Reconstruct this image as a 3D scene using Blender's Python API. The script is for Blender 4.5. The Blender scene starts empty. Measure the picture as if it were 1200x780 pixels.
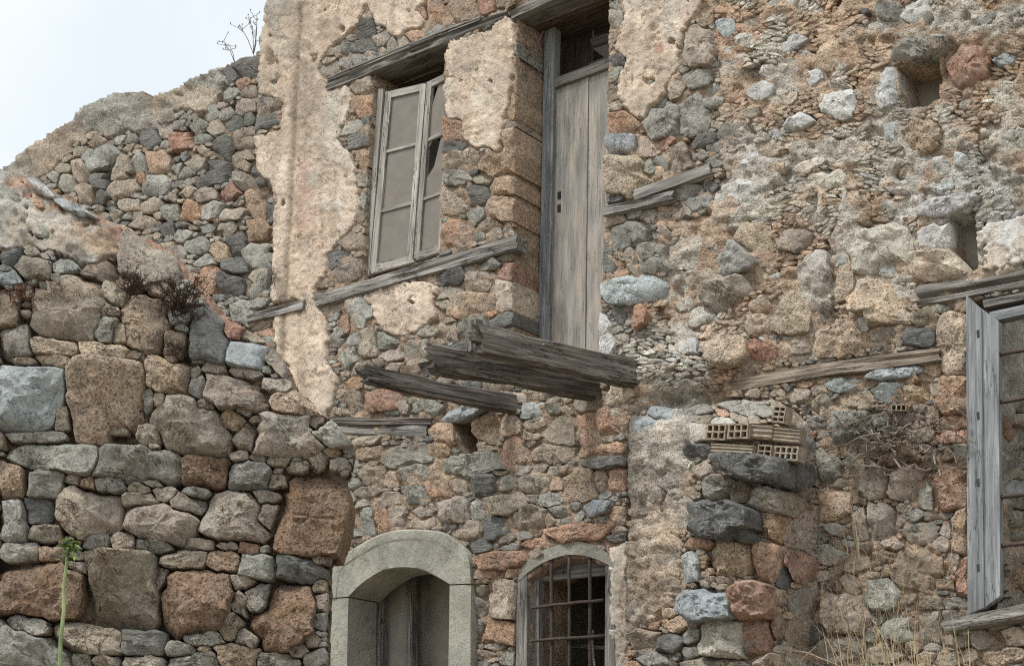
import bpy, math, random
import numpy as np
from mathutils import Matrix, Vector
random.seed(11)
rng = np.random.default_rng(11)
scene = bpy.context.scene

# ------------------------------------------------------------------ camera
# The camera stands on the ground looking up and along the house front.
# World: house front = plane y 0, x runs along the front, z is up.
F, PW, PH, ROLL = 1700.0, 1200.0, 780.0, 0.026
_vx, _vy = -1650.0 - PW / 2, -(900.0 - PH / 2)
_u = _vx * math.sin(ROLL) + _vy * math.cos(ROLL)
_r = _vx * math.cos(ROLL) - _vy * math.sin(ROLL)
PITCH = math.atan(-_u / F)
THETA = math.atan(-_r / (F * math.cos(PITCH) - _u * math.sin(PITCH)))
HD = np.array([-math.cos(THETA), math.sin(THETA), 0.0])
R0 = np.array([math.sin(THETA), math.cos(THETA), 0.0])
FW = HD * math.cos(PITCH) + np.array([0, 0, math.sin(PITCH)])
U0 = np.cross(R0, FW)
RT = math.cos(ROLL) * R0 + math.sin(ROLL) * U0
UP = -math.sin(ROLL) * R0 + math.cos(ROLL) * U0
CAM = np.array([0.0, -9.2, 1.6])
cd = bpy.data.cameras.new("camera")
cam = bpy.data.objects.new("camera", cd)
scene.collection.objects.link(cam)
cd.sensor_fit = 'HORIZONTAL'; cd.sensor_width = 36.0; cd.lens = 36.0 * F / PW
cd.clip_end = 2000.0; cd.clip_start = 0.05
cam.matrix_world = Matrix(((RT[0], UP[0], -FW[0], CAM[0]), (RT[1], UP[1], -FW[1], CAM[1]),
                           (RT[2], UP[2], -FW[2], CAM[2]), (0, 0, 0, 1)))
scene.camera = cam

# ------------------------------------------------------------------ sky, sun, exposure
SUN_EL, SUN_AZ = math.radians(58), math.radians(205)     # azimuth from +Y clockwise; overcast, so the sun is wide and weak
world = bpy.data.worlds.new("World"); scene.world = world; world.use_nodes = True
nt = world.node_tree; nt.nodes.clear()
wo = nt.nodes.new('ShaderNodeOutputWorld'); bg = nt.nodes.new('ShaderNodeBackground')
sk = nt.nodes.new('ShaderNodeTexSky'); sk.sky_type = 'NISHITA'; sk.sun_disc = False
sk.sun_elevation = SUN_EL; sk.sun_rotation = SUN_AZ; sk.dust_density = 3.0; sk.air_density = 1.0
tc = nt.nodes.new('ShaderNodeTexCoord')
cn = nt.nodes.new('ShaderNodeTexNoise'); cn.inputs['Scale'].default_value = 3.5; cn.inputs['Detail'].default_value = 5
cr = nt.nodes.new('ShaderNodeValToRGB'); cr.color_ramp.elements[0].position = .35; cr.color_ramp.elements[1].position = .68
cr.color_ramp.elements[0].color = (4.65, 5.0, 5.2, 1); cr.color_ramp.elements[1].color = (5.75, 5.95, 6.05, 1)
mx = nt.nodes.new('ShaderNodeMix'); mx.data_type = 'RGBA'; mx.inputs[0].default_value = .9
nt.links.new(tc.outputs['Generated'], cn.inputs['Vector']); nt.links.new(cn.outputs['Fac'], cr.inputs['Fac'])
nt.links.new(sk.outputs['Color'], mx.inputs[6]); nt.links.new(cr.outputs['Color'], mx.inputs[7])
nt.links.new(mx.outputs[2], bg.inputs['Color']); bg.inputs['Strength'].default_value = 0.1
nt.links.new(bg.outputs['Background'], wo.inputs['Surface'])
sd = bpy.data.lights.new("sun", 'SUN'); sd.energy = 1.5; sd.angle = math.radians(11); sd.color = (1, .98, .945)
so = bpy.data.objects.new("sun", sd); scene.collection.objects.link(so)
_sv = Vector((math.sin(SUN_AZ) * math.cos(SUN_EL), math.cos(SUN_AZ) * math.cos(SUN_EL), math.sin(SUN_EL)))
so.rotation_euler = (-_sv).to_track_quat('-Z', 'Y').to_euler()
vs = scene.view_settings
vs.view_transform = 'Standard'; vs.look = 'None'; vs.gamma = 1; vs.exposure = 0.96; vs.use_curve_mapping = False
scene.cycles.use_denoising = False; scene.cycles.filter_width = 1.15; scene.cycles.max_bounces = 5; scene.cycles.diffuse_bounces = 3

# ------------------------------------------------------------------ geometry from the photograph: lines of sight meet real planes
def rays(px, py):
    px = np.asarray(px, float); py = np.asarray(py, float)
    return ((px - PW / 2)[..., None] * RT - (py - PH / 2)[..., None] * UP + F * FW)
class Plane:
    def __init__(s, point, normal):
        s.p = np.array(point, float); s.n = np.array(normal, float)
    def at(s, px, py, off=0.0):
        d = rays(px, py); off = np.asarray(off, float)
        t = ((s.p - CAM) @ s.n + off) / (d @ s.n)
        return CAM + d * t[..., None]
FRONT = Plane((0, 0, 0), (0, -1, 0))
NEAR = Plane(CAM + HD * 7.6, -HD)                     # the near dry stone wall squares up to the camera
BACKW = Plane((0, .12, 0), (0, -1, 0))

def hash3(i, j, k, s):
    h = (i * 374761393 + j * 668265263 + k * 2147483647 * 3 + s * 1274126177) & 0xFFFFFFFF
    h = ((h ^ (h >> 13)) * 1274126177) & 0xFFFFFFFF
    h = ((h ^ (h >> 16)) * 2246822519) & 0xFFFFFFFF
    return ((h ^ (h >> 15)) & 0xFFFF) / 65535.0
def vnoise(P, seed=0):
    P = np.asarray(P, float); I = np.floor(P).astype(np.int64); f = P - I; f = f * f * (3 - 2 * f)
    out = 0.0
    for a in (0, 1):
        wa = f[..., 0] if a else 1 - f[..., 0]
        for b in (0, 1):
            wb = f[..., 1] if b else 1 - f[..., 1]
            for c in (0, 1):
                wc = f[..., 2] if c else 1 - f[..., 2]
                out = out + wa * wb * wc * hash3(I[..., 0] + a, I[..., 1] + b, I[..., 2] + c, seed)
    return out * 2 - 1
def fbm(P, octv=4, seed=0, gain=.5):
    t = 0.0; a = 1.0; P = np.asarray(P, float)
    for o in range(octv):
        t = t + a * vnoise(P, seed + o * 17); a *= gain; P = P * 2.03 + 11.7
    return t
def sstep(a, b, x):
    t = np.clip((np.asarray(x, float) - a) / (b - a), 0, 1); return t * t * (3 - 2 * t)

# ------------------------------------------------------------------ mesh and object helpers
COL = scene.collection
def mesh_of(name, verts, faces, cols=None, mat=None, smooth=True, sharp=None):
    me = bpy.data.meshes.new(name)
    verts = np.asarray(verts, np.float32)
    if isinstance(faces, np.ndarray):
        n, k = faces.shape
        me.vertices.add(len(verts)); me.vertices.foreach_set('co', verts.ravel())
        me.loops.add(n * k); me.loops.foreach_set('vertex_index', faces.astype(np.int32).ravel())
        me.polygons.add(n); me.polygons.foreach_set('loop_start', np.arange(0, n * k, k, dtype=np.int32))
        me.update(calc_edges=True)
    else:
        me.from_pydata(verts.tolist(), [], faces)
    if cols is not None:
        at = me.color_attributes.new('Col', 'FLOAT_COLOR', 'POINT')
        c = np.ones((len(verts), 4), np.float32); c[:, :3] = cols
        at.data.foreach_set('color', c.ravel())
    if mat: me.materials.append(mat)
    if smooth:
        me.polygons.foreach_set('use_smooth', np.ones(len(me.polygons), bool))
        if sharp: me.set_sharp_from_angle(angle=math.radians(sharp))
    return me
WM = {}
def link(name, me, parent=None, loc=(0, 0, 0), mw=None):
    o = bpy.data.objects.new(name, me); COL.objects.link(o)
    w = mw.copy() if mw is not None else Matrix.Translation(Vector(loc))
    o.matrix_basis = (WM[parent.name].inverted() @ w) if parent else w
    if parent: o.parent = parent
    WM[o.name] = w
    return o
def tag(o, label=None, cat=None, group=None, kind=None):
    if label: o['label'] = label
    if cat: o['category'] = cat
    if group: o['group'] = group
    if kind: o['kind'] = kind
    return o
def thing(name, label, cat, loc, group=None):
    return tag(link(name, None, None, loc), label, cat, group)
def place(name, verts, faces, cols, mat, parent, smooth=True, sharp=None):
    verts = np.asarray(verts, float); c = verts.mean(0)
    return link(name, mesh_of(name, verts - c, faces, cols, mat, smooth, sharp), parent, c)

# ------------------------------------------------------------------ colours (real surface colours) and materials
def lin(c):
    c = np.asarray(c, float) / 255
    return np.where(c <= .04045, c / 12.92, ((c + .055) / 1.055) ** 2.4)
ALB = 1.9
def albedo(v):
    c = lin(v) * ALB; return c * min(1, .68 / c.max())
CL = {k: albedo(v) for k, v in dict(
    g=(128, 127, 120), b=(136, 127, 115), t=(149, 131, 112), o=(150, 124, 105), d=(97, 97, 94), w=(190, 191, 187), p=(196, 180, 163),
    r=(141, 113, 99), m=(171, 152, 131), v=(136, 141, 142), k=(86, 87, 86), s=(124, 111, 97), l=(184, 179, 168), q=(157, 143, 126), u=(121, 101, 85)).items()}

def nodes(name):
    m = bpy.data.materials.new(name); m.use_nodes = True; t = m.node_tree
    return m, t, t.nodes['Principled BSDF']
def N(t, typ, **kw):
    n = t.nodes.new('ShaderNode' + typ)
    for k, v in kw.items():
        if k in n.inputs: n.inputs[k].default_value = v
        else: setattr(n, k, v)
    return n
def mapr(t, src, a, b, c, d):
    n = N(t, 'MapRange'); t.links.new(src, n.inputs[0])
    for i, v in enumerate((a, b, c, d)): n.inputs[i + 1].default_value = v
    return n.outputs[0]
def mathn(t, op, a, b):
    n = N(t, 'Math', operation=op)
    for i, v in enumerate((a, b)):
        if isinstance(v, (int, float)): n.inputs[i].default_value = v
        else: t.links.new(v, n.inputs[i])
    return n.outputs[0]
def mixc(t, fac, a, b, mode='MIX'):
    n = N(t, 'Mix', data_type='RGBA', blend_type=mode)
    for i, v in ((0, fac), (6, a), (7, b)):
        if isinstance(v, (int, float)): n.inputs[i].default_value = v
        elif isinstance(v, tuple): n.inputs[i].default_value = v
        else: t.links.new(v, n.inputs[i])
    return n.outputs[2]
def scalec(t, col, fac):
    n = N(t, 'VectorMath', operation='SCALE'); t.links.new(col, n.inputs[0]); t.links.new(fac, n.inputs[3]); return n.outputs[0]
def coloured(name, grain, mott, speck, bump, bscale, pits=0.0, layer=0.0, lichen=0.0, rough=.92, dust=0.0, veins=0.0, fine=26.0, lay=(5, 5, 22), warm=.45):
    """colour from the Col attribute, mottled, dusted, veined and speckled by world position, with fine relief"""
    m, t, b = nodes(name)
    at = N(t, 'Attribute', attribute_name='Col'); ge = N(t, 'NewGeometry')
    P = ge.outputs['Position']
    n1 = N(t, 'TexNoise', Scale=grain, Detail=7.0, Roughness=.65); t.links.new(P, n1.inputs['Vector'])
    n2 = N(t, 'TexNoise', Scale=fine, Detail=7.0, Roughness=.72); t.links.new(P, n2.inputs['Vector'])
    n6 = N(t, 'TexNoise', Scale=fine * 3.2, Detail=4.0, Roughness=.7); t.links.new(P, n6.inputs['Vector'])
    f = mathn(t, 'MULTIPLY', mapr(t, n1.outputs['Fac'], .25, .75, 1 - mott, 1 + mott), mapr(t, n2.outputs['Fac'], .32, .68, 1 - speck, 1 + speck))
    f = mathn(t, 'MULTIPLY', f, mapr(t, n6.outputs['Fac'], .34, .66, 1 - speck * .9, 1 + speck * .9))
    c = scalec(t, at.outputs['Color'], f)
    n5 = N(t, 'TexNoise', Scale=grain * .7, Detail=6.0, Roughness=.65); t.links.new(P, n5.inputs['Vector'])
    c = mixc(t, mapr(t, n5.outputs['Fac'], .5, .7, 0, warm), c, mixc(t, 1.0, c, (1.06, .95, .83, 1), 'MULTIPLY'))     # rusty, warmer stains
    if dust: c = mixc(t, mapr(t, n5.outputs['Fac'], .52, .34, 0, dust), c, (.41, .372, .325, 1))                        # old mortar smeared over the stone
    if lichen:
        n3 = N(t, 'TexNoise', Scale=grain * 3.4, Detail=8.0, Roughness=.75); t.links.new(P, n3.inputs['Vector'])
        c = mixc(t, mapr(t, n3.outputs['Fac'], .54, .64, 0, lichen), c, (.55, .54, .48, 1))
    h = mathn(t, 'ADD', n2.outputs['Fac'], mathn(t, 'MULTIPLY', n1.outputs['Fac'], 1.5))
    h = mathn(t, 'ADD', h, mathn(t, 'MULTIPLY', n6.outputs['Fac'], .35))
    if veins:
        n7 = N(t, 'TexNoise', Scale=grain * 1.2, Detail=5.0, Roughness=.62, Distortion=.8); t.links.new(P, n7.inputs['Vector'])
        cr_ = mapr(t, mathn(t, 'ABSOLUTE', mathn(t, 'SUBTRACT', n7.outputs['Fac'], .5), 0), 0, .012, 1, 0)
        gate = mapr(t, n5.outputs['Fac'], .45, .55, 0, 1); cr_ = mathn(t, 'MULTIPLY', cr_, gate)
        c = mixc(t, mathn(t, 'MULTIPLY', cr_, veins), c, (.05, .042, .034, 1)); h = mathn(t, 'SUBTRACT', h, mathn(t, 'MULTIPLY', cr_, .8))
    t.links.new(c, b.inputs['Base Color'])
    if pits:
        v = N(t, 'TexVoronoi', Scale=bscale); n4 = N(t, 'TexNoise', Scale=bscale * .6, Detail=4.0)
        t.links.new(P, n4.inputs['Vector'])
        wv = N(t, 'VectorMath', operation='MULTIPLY_ADD'); t.links.new(n4.outputs['Color'], wv.inputs[0]); wv.inputs[1].default_value = (.05, .05, .05); t.links.new(P, wv.inputs[2])
        t.links.new(wv.outputs[0], v.inputs['Vector'])
        h = mathn(t, 'ADD', h, mathn(t, 'MULTIPLY', mapr(t, v.outputs['Distance'], .0, .4, 0, 1), pits))
    if layer:
        mp = N(t, 'Mapping'); t.links.new(P, mp.inputs[0]); mp.inputs['Rotation'].default_value = (0, .12, 0); mp.inputs['Scale'].default_value = lay
        nl = N(t, 'TexNoise', Scale=1.6, Detail=6.0, Roughness=.65, Distortion=.5); t.links.new(mp.outputs[0], nl.inputs['Vector'])
        h = mathn(t, 'ADD', h, mathn(t, 'MULTIPLY', nl.outputs['Fac'], layer))
    bp = N(t, 'Bump', Strength=bump, Distance=.035); t.links.new(h, bp.inputs['Height'])
    t.links.new(bp.outputs[0], b.inputs['Normal'])
    b.inputs['Roughness'].default_value = rough; b.inputs['Specular IOR Level'].default_value = .12
    return m
M = {}
M['rock'] = coloured('rock', 7, .36, .30, .95, 30, lichen=.4, dust=.4, veins=.7)
M['lime'] = coloured('limewashed_stone', 7, .22, .20, .9, 30, lichen=.5, dust=.15, veins=.5, warm=.3)
M['near_rock'] = coloured('near_rock', 6, .40, .30, 1.0, 30, lichen=.45, dust=.18, veins=.8, fine=30, warm=.6)
M['near_pitted'] = coloured('near_pitted_stone', 9, .32, .34, 1.0, 48, pits=1.6, lichen=.2, dust=.15, fine=30, warm=.8)
M['pitted'] = coloured('pitted_stone', 9, .30, .30, .95, 42, pits=1.1, lichen=.15, dust=.4)
M['slate'] = coloured('slate', 6, .30, .25, .9, 30, layer=2.0, lichen=.3, dust=.15, lay=(2.2, 2.2, 26))
M['mortar'] = coloured('mortar', 8, .26, .34, 1.0, 40, pits=.7, layer=.8, dust=.2, fine=22)
M['soil'] = coloured('soil_joint', 8, .35, .3, 1.0, 40)
M['plaster'] = coloured('lime_plaster', 5, .14, .11, .55, 26, pits=.3, veins=.8, warm=.25, fine=20)
M['dressed'] = coloured('dressed_stone', 3.2, .30, .14, .5, 60, lichen=.22, veins=.35, dust=.25)
M['fired'] = coloured('fired_clay', 12, .3, .25, .8, 60, dust=.75, lichen=.3)
M['plant'] = coloured('plant', 20, .2, .1, .1, 60, rough=.7)

def woodmat(name, c0, c1, c2, warm=.0, crack=.9):
    m, t, b = nodes(name)
    tcn = N(t, 'TexCoord'); oi = N(t, 'ObjectInfo')
    sh = N(t, 'VectorMath', operation='MULTIPLY_ADD'); t.links.new(oi.outputs['Random'], sh.inputs[0]); sh.inputs[1].default_value = (31, 17, 23); t.links.new(tcn.outputs['Object'], sh.inputs[2])
    mp = N(t, 'Mapping'); t.links.new(sh.outputs[0], mp.inputs[0]); mp.inputs['Scale'].default_value = (.9, 22, 22)
    n1 = N(t, 'TexNoise', Scale=2.2, Detail=8.0, Roughness=.7, Distortion=.5); t.links.new(mp.outputs[0], n1.inputs['Vector'])
    mp2 = N(t, 'Mapping'); t.links.new(sh.outputs[0], mp2.inputs[0]); mp2.inputs['Scale'].default_value = (1.2, 7, 7)
    n2 = N(t, 'TexNoise', Scale=1.5, Detail=5.0); t.links.new(mp2.outputs[0], n2.inputs['Vector'])
    r = N(t, 'ValToRGB'); t.links.new(n1.outputs['Fac'], r.inputs['Fac'])
    e = r.color_ramp.elements; e[0].position = .32; e[0].color = (*c0, 1); e[1].position = .66; e[1].color = (*c2, 1)
    x = e.new(.5); x.color = (*c1, 1)
    c = scalec(t, r.outputs['Color'], mapr(t, n2.outputs['Fac'], .3, .7, .68, 1.3))
    if warm: c = mixc(t, mapr(t, n2.outputs['Fac'], .48, .62, 0, warm), c, mixc(t, 1.0, c, (1.15, .9, .68, 1), 'MULTIPLY'))
    mp3 = N(t, 'Mapping'); t.links.new(sh.outputs[0], mp3.inputs[0]); mp3.inputs['Scale'].default_value = (1.1, 16, 16)
    n3 = N(t, 'TexNoise', Scale=1.7, Detail=4.0, Roughness=.6, Distortion=.3); t.links.new(mp3.outputs[0], n3.inputs['Vector'])
    ck = mapr(t, mathn(t, 'ABSOLUTE', mathn(t, 'SUBTRACT', n3.outputs['Fac'], .5), 0), 0, .018, 1, 0)       # drying cracks along the grain
    n4 = N(t, 'TexNoise', Scale=2.3, Detail=3.0); t.links.new(sh.outputs[0], n4.inputs['Vector'])
    ck = mathn(t, 'MULTIPLY', ck, mapr(t, n4.outputs['Fac'], .44, .56, 0, crack))
    c = scalec(t, c, mapr(t, oi.outputs['Random'], 0, 1, .86, 1.14))
    c = mixc(t, ck, c, (c0[0] * .35, c0[1] * .35, c0[2] * .35, 1))
    t.links.new(c, b.inputs['Base Color'])
    hh = mathn(t, 'SUBTRACT', n1.outputs['Fac'], mathn(t, 'MULTIPLY', ck, .8))
    bp = N(t, 'Bump', Strength=.9, Distance=.012); t.links.new(hh, bp.inputs['Height']); t.links.new(bp.outputs[0], b.inputs['Normal'])
    b.inputs['Roughness'].default_value = .88; b.inputs['Specular IOR Level'].default_value = .15
    return m
M['old_wood'] = woodmat('weathered_wood', (.085, .078, .07), (.235, .22, .20), (.40, .38, .35))
M['dark_wood'] = woodmat('dark_weathered_wood', (.035, .03, .026), (.15, .132, .115), (.32, .29, .255))
M['tan_wood'] = woodmat('tan_weathered_wood', (.09, .075, .058), (.25, .21, .165), (.38, .33, .27))
M['frame_wood'] = woodmat('grey_painted_wood', (.20, .185, .158), (.37, .35, .31), (.48, .455, .41))
M['door_wood'] = woodmat('door_wood', (.28, .262, .235), (.37, .35, .318), (.43, .41, .375), .3, .35)
M['blue_wood'] = woodmat('blue_grey_wood', (.15, .157, .16), (.27, .285, .29), (.38, .393, .395), .0, .5)
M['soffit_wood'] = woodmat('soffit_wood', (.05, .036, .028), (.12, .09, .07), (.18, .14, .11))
def plain(name, col, rough, spec=.2, noise=.2, sc=12, metal=0):
    m, t, b = nodes(name); ge = N(t, 'NewGeometry')
    n1 = N(t, 'TexNoise', Scale=float(sc), Detail=6.0, Roughness=.65); t.links.new(ge.outputs['Position'], n1.inputs['Vector'])
    rg = N(t, 'RGB'); rg.outputs[0].default_value = (*col, 1)
    t.links.new(scalec(t, rg.outputs[0], mapr(t, n1.outputs['Fac'], .3, .7, 1 - noise, 1 + noise)), b.inputs['Base Color'])
    bp = N(t, 'Bump', Strength=.3, Distance=.005); t.links.new(n1.outputs['Fac'], bp.inputs['Height']); t.links.new(bp.outputs[0], b.inputs['Normal'])
    b.inputs['Roughness'].default_value = rough; b.inputs['Specular IOR Level'].default_value = spec; b.inputs['Metallic'].default_value = metal
    return m
M['pane'] = plain('clouded_pane', (.205, .178, .148), .28, .45, .16, 7)
M['iron'] = plain('rusty_iron', (.075, .055, .045), .8, .3, .5, 60)
M['dark_pane'] = plain('dark_pane', (.03, .03, .03), .15, .5, .1)
M['inner'] = plain('inner_plaster', (.36, .335, .29), .95, .1, .35, 3)
M['ground'] = plain('dry_earth', (.23, .19, .14), .95, .1, .35, 1.5)

# ------------------------------------------------------------------ wall layouts: which stone lies where
X0, Y0, GW, GH = -110, -110, 1420, 1000
GX, GY = np.meshgrid(np.arange(GW) + X0, np.arange(GH) + Y0)
def pmask(poly, X=None, Y=None):
    X = GX if X is None else X; Y = GY if Y is None else Y
    ins = np.zeros(X.shape, bool); n = len(poly)
    for i in range(n):
        (xa, ya), (xb, yb) = poly[i], poly[(i + 1) % n]
        if ya == yb: continue
        c = ((ya > Y) != (yb > Y)) & (X < (xb - xa) * (Y - ya) / (yb - ya) + xa)
        ins ^= c
    return ins
def blur(a, r):
    a = a.astype(float)
    for _ in range(2):
        for ax in (0, 1):
            c = np.cumsum(np.pad(a, [(r + 1, r) if k == ax else (0, 0) for k in (0, 1)], mode='edge'), ax)
            a = (np.take(c, range(2 * r + 1, c.shape[ax]), ax) - np.take(c, range(0, c.shape[ax] - 2 * r - 1), ax)) / (2 * r + 1)
    return a
def rag(mask, r, amp, sc, seed):
    """the mask with an uneven, crumbling edge: a field that is positive inside"""
    P = np.stack([GX / sc, GY / sc, np.zeros_like(GX, float)], -1)
    return blur(mask, r) - .5 + amp * fbm(P, 5, seed, .72)
def samp(field, px, py):
    fx = np.clip(np.asarray(px, float) - X0, 0, GW - 1.001); fy = np.clip(np.asarray(py, float) - Y0, 0, GH - 1.001)
    i = fx.astype(int); j = fy.astype(int); a = fx - i; b = fy - j
    return (field[j, i] * (1 - a) + field[j, i + 1] * a) * (1 - b) + (field[j + 1, i] * (1 - a) + field[j + 1, i + 1] * a) * b
def fslope(x, y): return math.degrees(math.atan((y - 900) / (x + 1650))) * .9

class Layout:
    def __init__(s, mask, slope):
        s.mask = mask; s.slope = slope; s.seeds = []
        s.best = np.full((GH, GW), 9.0, np.float32); s.lab = np.full((GH, GW), -1, np.int32)
    def add(s, x, y, w, h, cls, rot=None, proud=0.0, n=3.2, grow=1.5, kind=None, depth=None):
        if rot is None: rot = s.slope(x, y)
        i = len(s.seeds); a, b = max(w / 2, 2), max(h / 2, 2); R = int(math.hypot(a, b) * grow) + 2
        x0, x1 = max(int(x) - R - X0, 0), min(int(x) + R - X0, GW); y0, y1 = max(int(y) - R - Y0, 0), min(int(y) + R - Y0, GH)
        s.seeds.append(dict(x=x, y=y, w=w, h=h, cls=cls, rot=rot, proud=proud, grow=grow, kind=kind, depth=depth))
        if x1 <= x0 or y1 <= y0: return
        dx = GX[y0:y1, x0:x1] - x; dy = GY[y0:y1, x0:x1] - y
        c, q = math.cos(math.radians(rot)), math.sin(math.radians(rot))
        u = np.abs(dx * c + dy * q) / a; v = np.abs(-dx * q + dy * c) / b
        d = ((u ** n + v ** n) ** (1 / n)).astype(np.float32)
        d += .2 * np.sin(dx * .35 + i) * np.cos(dy * .3 + i * 2) * min(1, 14 / (a + b))
        ok = (d < s.best[y0:y1, x0:x1]) & (d < grow) & s.mask[y0:y1, x0:x1]
        s.best[y0:y1, x0:x1][ok] = d[ok]; s.lab[y0:y1, x0:x1][ok] = i
    def tile(s, ox, oy, z, rows, **kw):
        for r in rows:
            k = dict(kw)
            if len(r) > 6: k['proud'] = r[6]
            if len(r) > 7: k['kind'] = r[7]
            if len(r) > 8: k['depth'] = r[8]
            s.add(ox + r[0] / z, oy + r[1] / z, r[2] / z, r[3] / z, r[4], r[5] if len(r) > 5 else None, **k)
    def fill(s, region, sizes, asp, mix, grow=1.5, n=3.0, tol=1.08, proud=(-.012, .02), rotj=7, kind=None, clear=1.0, swirl=None):
        cl = [c for c, k in mix.items() for _ in range(k)]
        reg = region & s.mask
        for w, tries in sizes:
            free = np.flatnonzero(reg & (s.best > tol))
            if not len(free): return
            for f in rng.choice(free, tries):
                y, x = divmod(int(f), GW); ww = w * random.uniform(.8, 1.25); hh = ww * random.uniform(*asp)
                rot = s.slope(x + X0, y + Y0) + random.gauss(0, rotj) + (swirl[y, x] if swirl is not None else 0); c, q = math.cos(math.radians(rot)), math.sin(math.radians(rot))
                bad = 0
                for (u, v) in ((0, 0), (.8, 0), (-.8, 0), (0, .8), (0, -.8), (.6, .6), (-.6, .6), (.6, -.6), (-.6, -.6)):
                    u *= ww / 2 * clear; v *= hh / 2 * clear
                    xx = int(x + u * c - v * q); yy = int(y + u * q + v * c)
                    if not (0 <= xx < GW and 0 <= yy < GH) or s.best[yy, xx] < tol or not reg[yy, xx]: bad = 1; break
                if not bad: s.add(x + X0, y + Y0, ww, hh, random.choice(cl), rot, random.uniform(*proud), n, grow, kind)

FT = {}
def ring_faces(K, R):
    if (K, R) not in FT:
        f = []
        for r in range(R - 1):
            for k in range(K): f.append((r * K + k, r * K + (k + 1) % K, (r + 1) * K + (k + 1) % K, (r + 1) * K + k))
        c = R * K
        for k in range(K): f.append(((R - 1) * K + k, (R - 1) * K + (k + 1) % K, c))
        FT[(K, R)] = f
    return FT[(K, R)]
def stone_mesh(L, i, plane, off, mpp, bulge=.09, gap=.8, blocky=7.0, depth=.55, facets=2, rough=1.0, local=None):
    s = L.seeds[i]; cx, cy = s['x'], s['y']; big = max(s['w'], s['h'])
    K, fr = (9, (1, 1, .8)) if big < 9 else (15, (1, 1, .94, .7)) if big < 22 else (24, (1, 1, .96, .84, .62, .32)) if big < 45 else (42, (1, 1, .98, .92, .84, .73, .61, .48, .34, .18))
    R_ = len(fr)
    NA = K * 4; a4 = np.arange(NA) * 2 * math.pi / NA + rng.uniform(0, 6)
    T = np.arange(0, big * .75 * s['grow'] + 3, 1.0)
    xs = np.clip(np.rint(cx + T[None] * np.cos(a4)[:, None]).astype(int) - X0, 0, GW - 1)
    ys = np.clip(np.rint(cy + T[None] * np.sin(a4)[:, None]).astype(int) - Y0, 0, GH - 1)
    out = L.lab[ys, xs] != i; out[:, -1] = True
    if out[:, 0].mean() > .5: return None
    r4 = T[np.argmax(out, 1)].astype(float)
    if (r4 < 1.2).mean() > .3: return None
    r4 = np.minimum(r4 + .6, .2 * np.roll(r4, 1) + .6 * r4 + .2 * np.roll(r4, -1))
    # keep the corners: in every sector take the corner if it has one, else its middle
    R4 = r4.reshape(K, 4); pk = np.argmax(R4, 1); mid_ = R4[:, 1:3].mean(1)
    pk = np.where((R4.max(1) > mid_ * 1.02) & (pk > 0) & (pk < 3), pk, 1 + (rng.random(K) > .5))
    ang = a4.reshape(K, 4)[np.arange(K), pk]; r = R4[np.arange(K), pk]
    # straight broken sides between a few corners
    nc = random.randint(5, 7) if big > 40 else random.randint(4, 6)
    score = r * rng.uniform(.8, 1.2, K); cs = []
    for k in np.argsort(-score):
        if all(min((k - c) % K, (c - k) % K) > K / (nc * 1.7) for c in cs): cs.append(int(k))
        if len(cs) == nc: break
    cs.sort(); rp = r.copy()
    for j, c0 in enumerate(cs):
        c1 = cs[(j + 1) % len(cs)]; a0, a1 = ang[c0], ang[c1]; d1 = (a1 - a0) % (2 * math.pi)
        if d1 < .05 or d1 > 2.8: continue
        k = (c0 + 1) % K
        while k != c1:
            dk_ = (ang[k] - a0) % (2 * math.pi)
            rp[k] = r[c0] * r[c1] * math.sin(d1) / max(r[c0] * math.sin(dk_) + r[c1] * math.sin(d1 - dk_), 1e-3); k = (k + 1) % K
    wt = .25 if big > 40 else .5; r = np.minimum((1 - wt) * r + wt * rp, r * 1.03)
    r = np.maximum(r - gap * min(1, .45 + big / 50), .8) * (1 + rng.uniform(-.025, .02, K))
    size = 2 * r.mean() * mpp
    fr = np.array(fr); rho = fr[:, None] * r[None]
    px = cx + rho * np.cos(ang); py = cy + rho * np.sin(ang)
    H = bulge * size * random.uniform(.75, 1.25)
    h = np.repeat((H * (1 - fr ** blocky) ** .6)[:, None], K, 1)
    qx = fr[:, None] * np.cos(ang); qy = fr[:, None] * np.sin(ang)
    tx, ty = random.gauss(0, .085), random.gauss(-.035, .075)
    h = h + size * (tx * qx + ty * qy)
    for _ in range(facets):                       # corners broken off, seldom a break across the face
        a = random.uniform(0, 6.28); b = random.uniform(.5, .85) if random.random() < .7 else random.uniform(.05, .4)
        h = h - np.maximum(0, (qx * math.cos(a) + qy * math.sin(a)) - b) * size * (random.uniform(.3, .8) if b > .45 else random.uniform(.08, .28))
    hc = H - sum(0 for _ in ()) ; px = np.append(px.ravel(), cx); py = np.append(py.ravel(), cy)
    h = np.append(h.ravel(), np.append(h[-1], []).mean() + .03 * H)
    Q = np.stack([px * mpp, py * mpp, np.full(px.shape, i * 3.7)], -1)
    nz = fbm(Q * 2.2 / size, 3, 3) * .07 * size + fbm(Q * 7 / size, 4, 5) * .04 * size
    st_ = fbm(Q * np.array([1.5, 2.6, 1.0]) / size, 3, 15) * 2.6; fl_ = np.floor(st_)
    nz = nz * .8 + (fl_ + sstep(.35, .65, st_ - fl_) - st_) * .045 * size          # ledges left by breaking along the bedding
    h = h + nz * rough
    h[:K] = -(s['depth'] or max(depth * size, .05)); h[K:2 * K] -= .045 * size
    o = (off(cx, cy) if callable(off) else off); o = o if s.get('flat') else off(px, py)
    V = plane.at(px, py, o + s['proud']) + plane.n * h[:, None]
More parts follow.
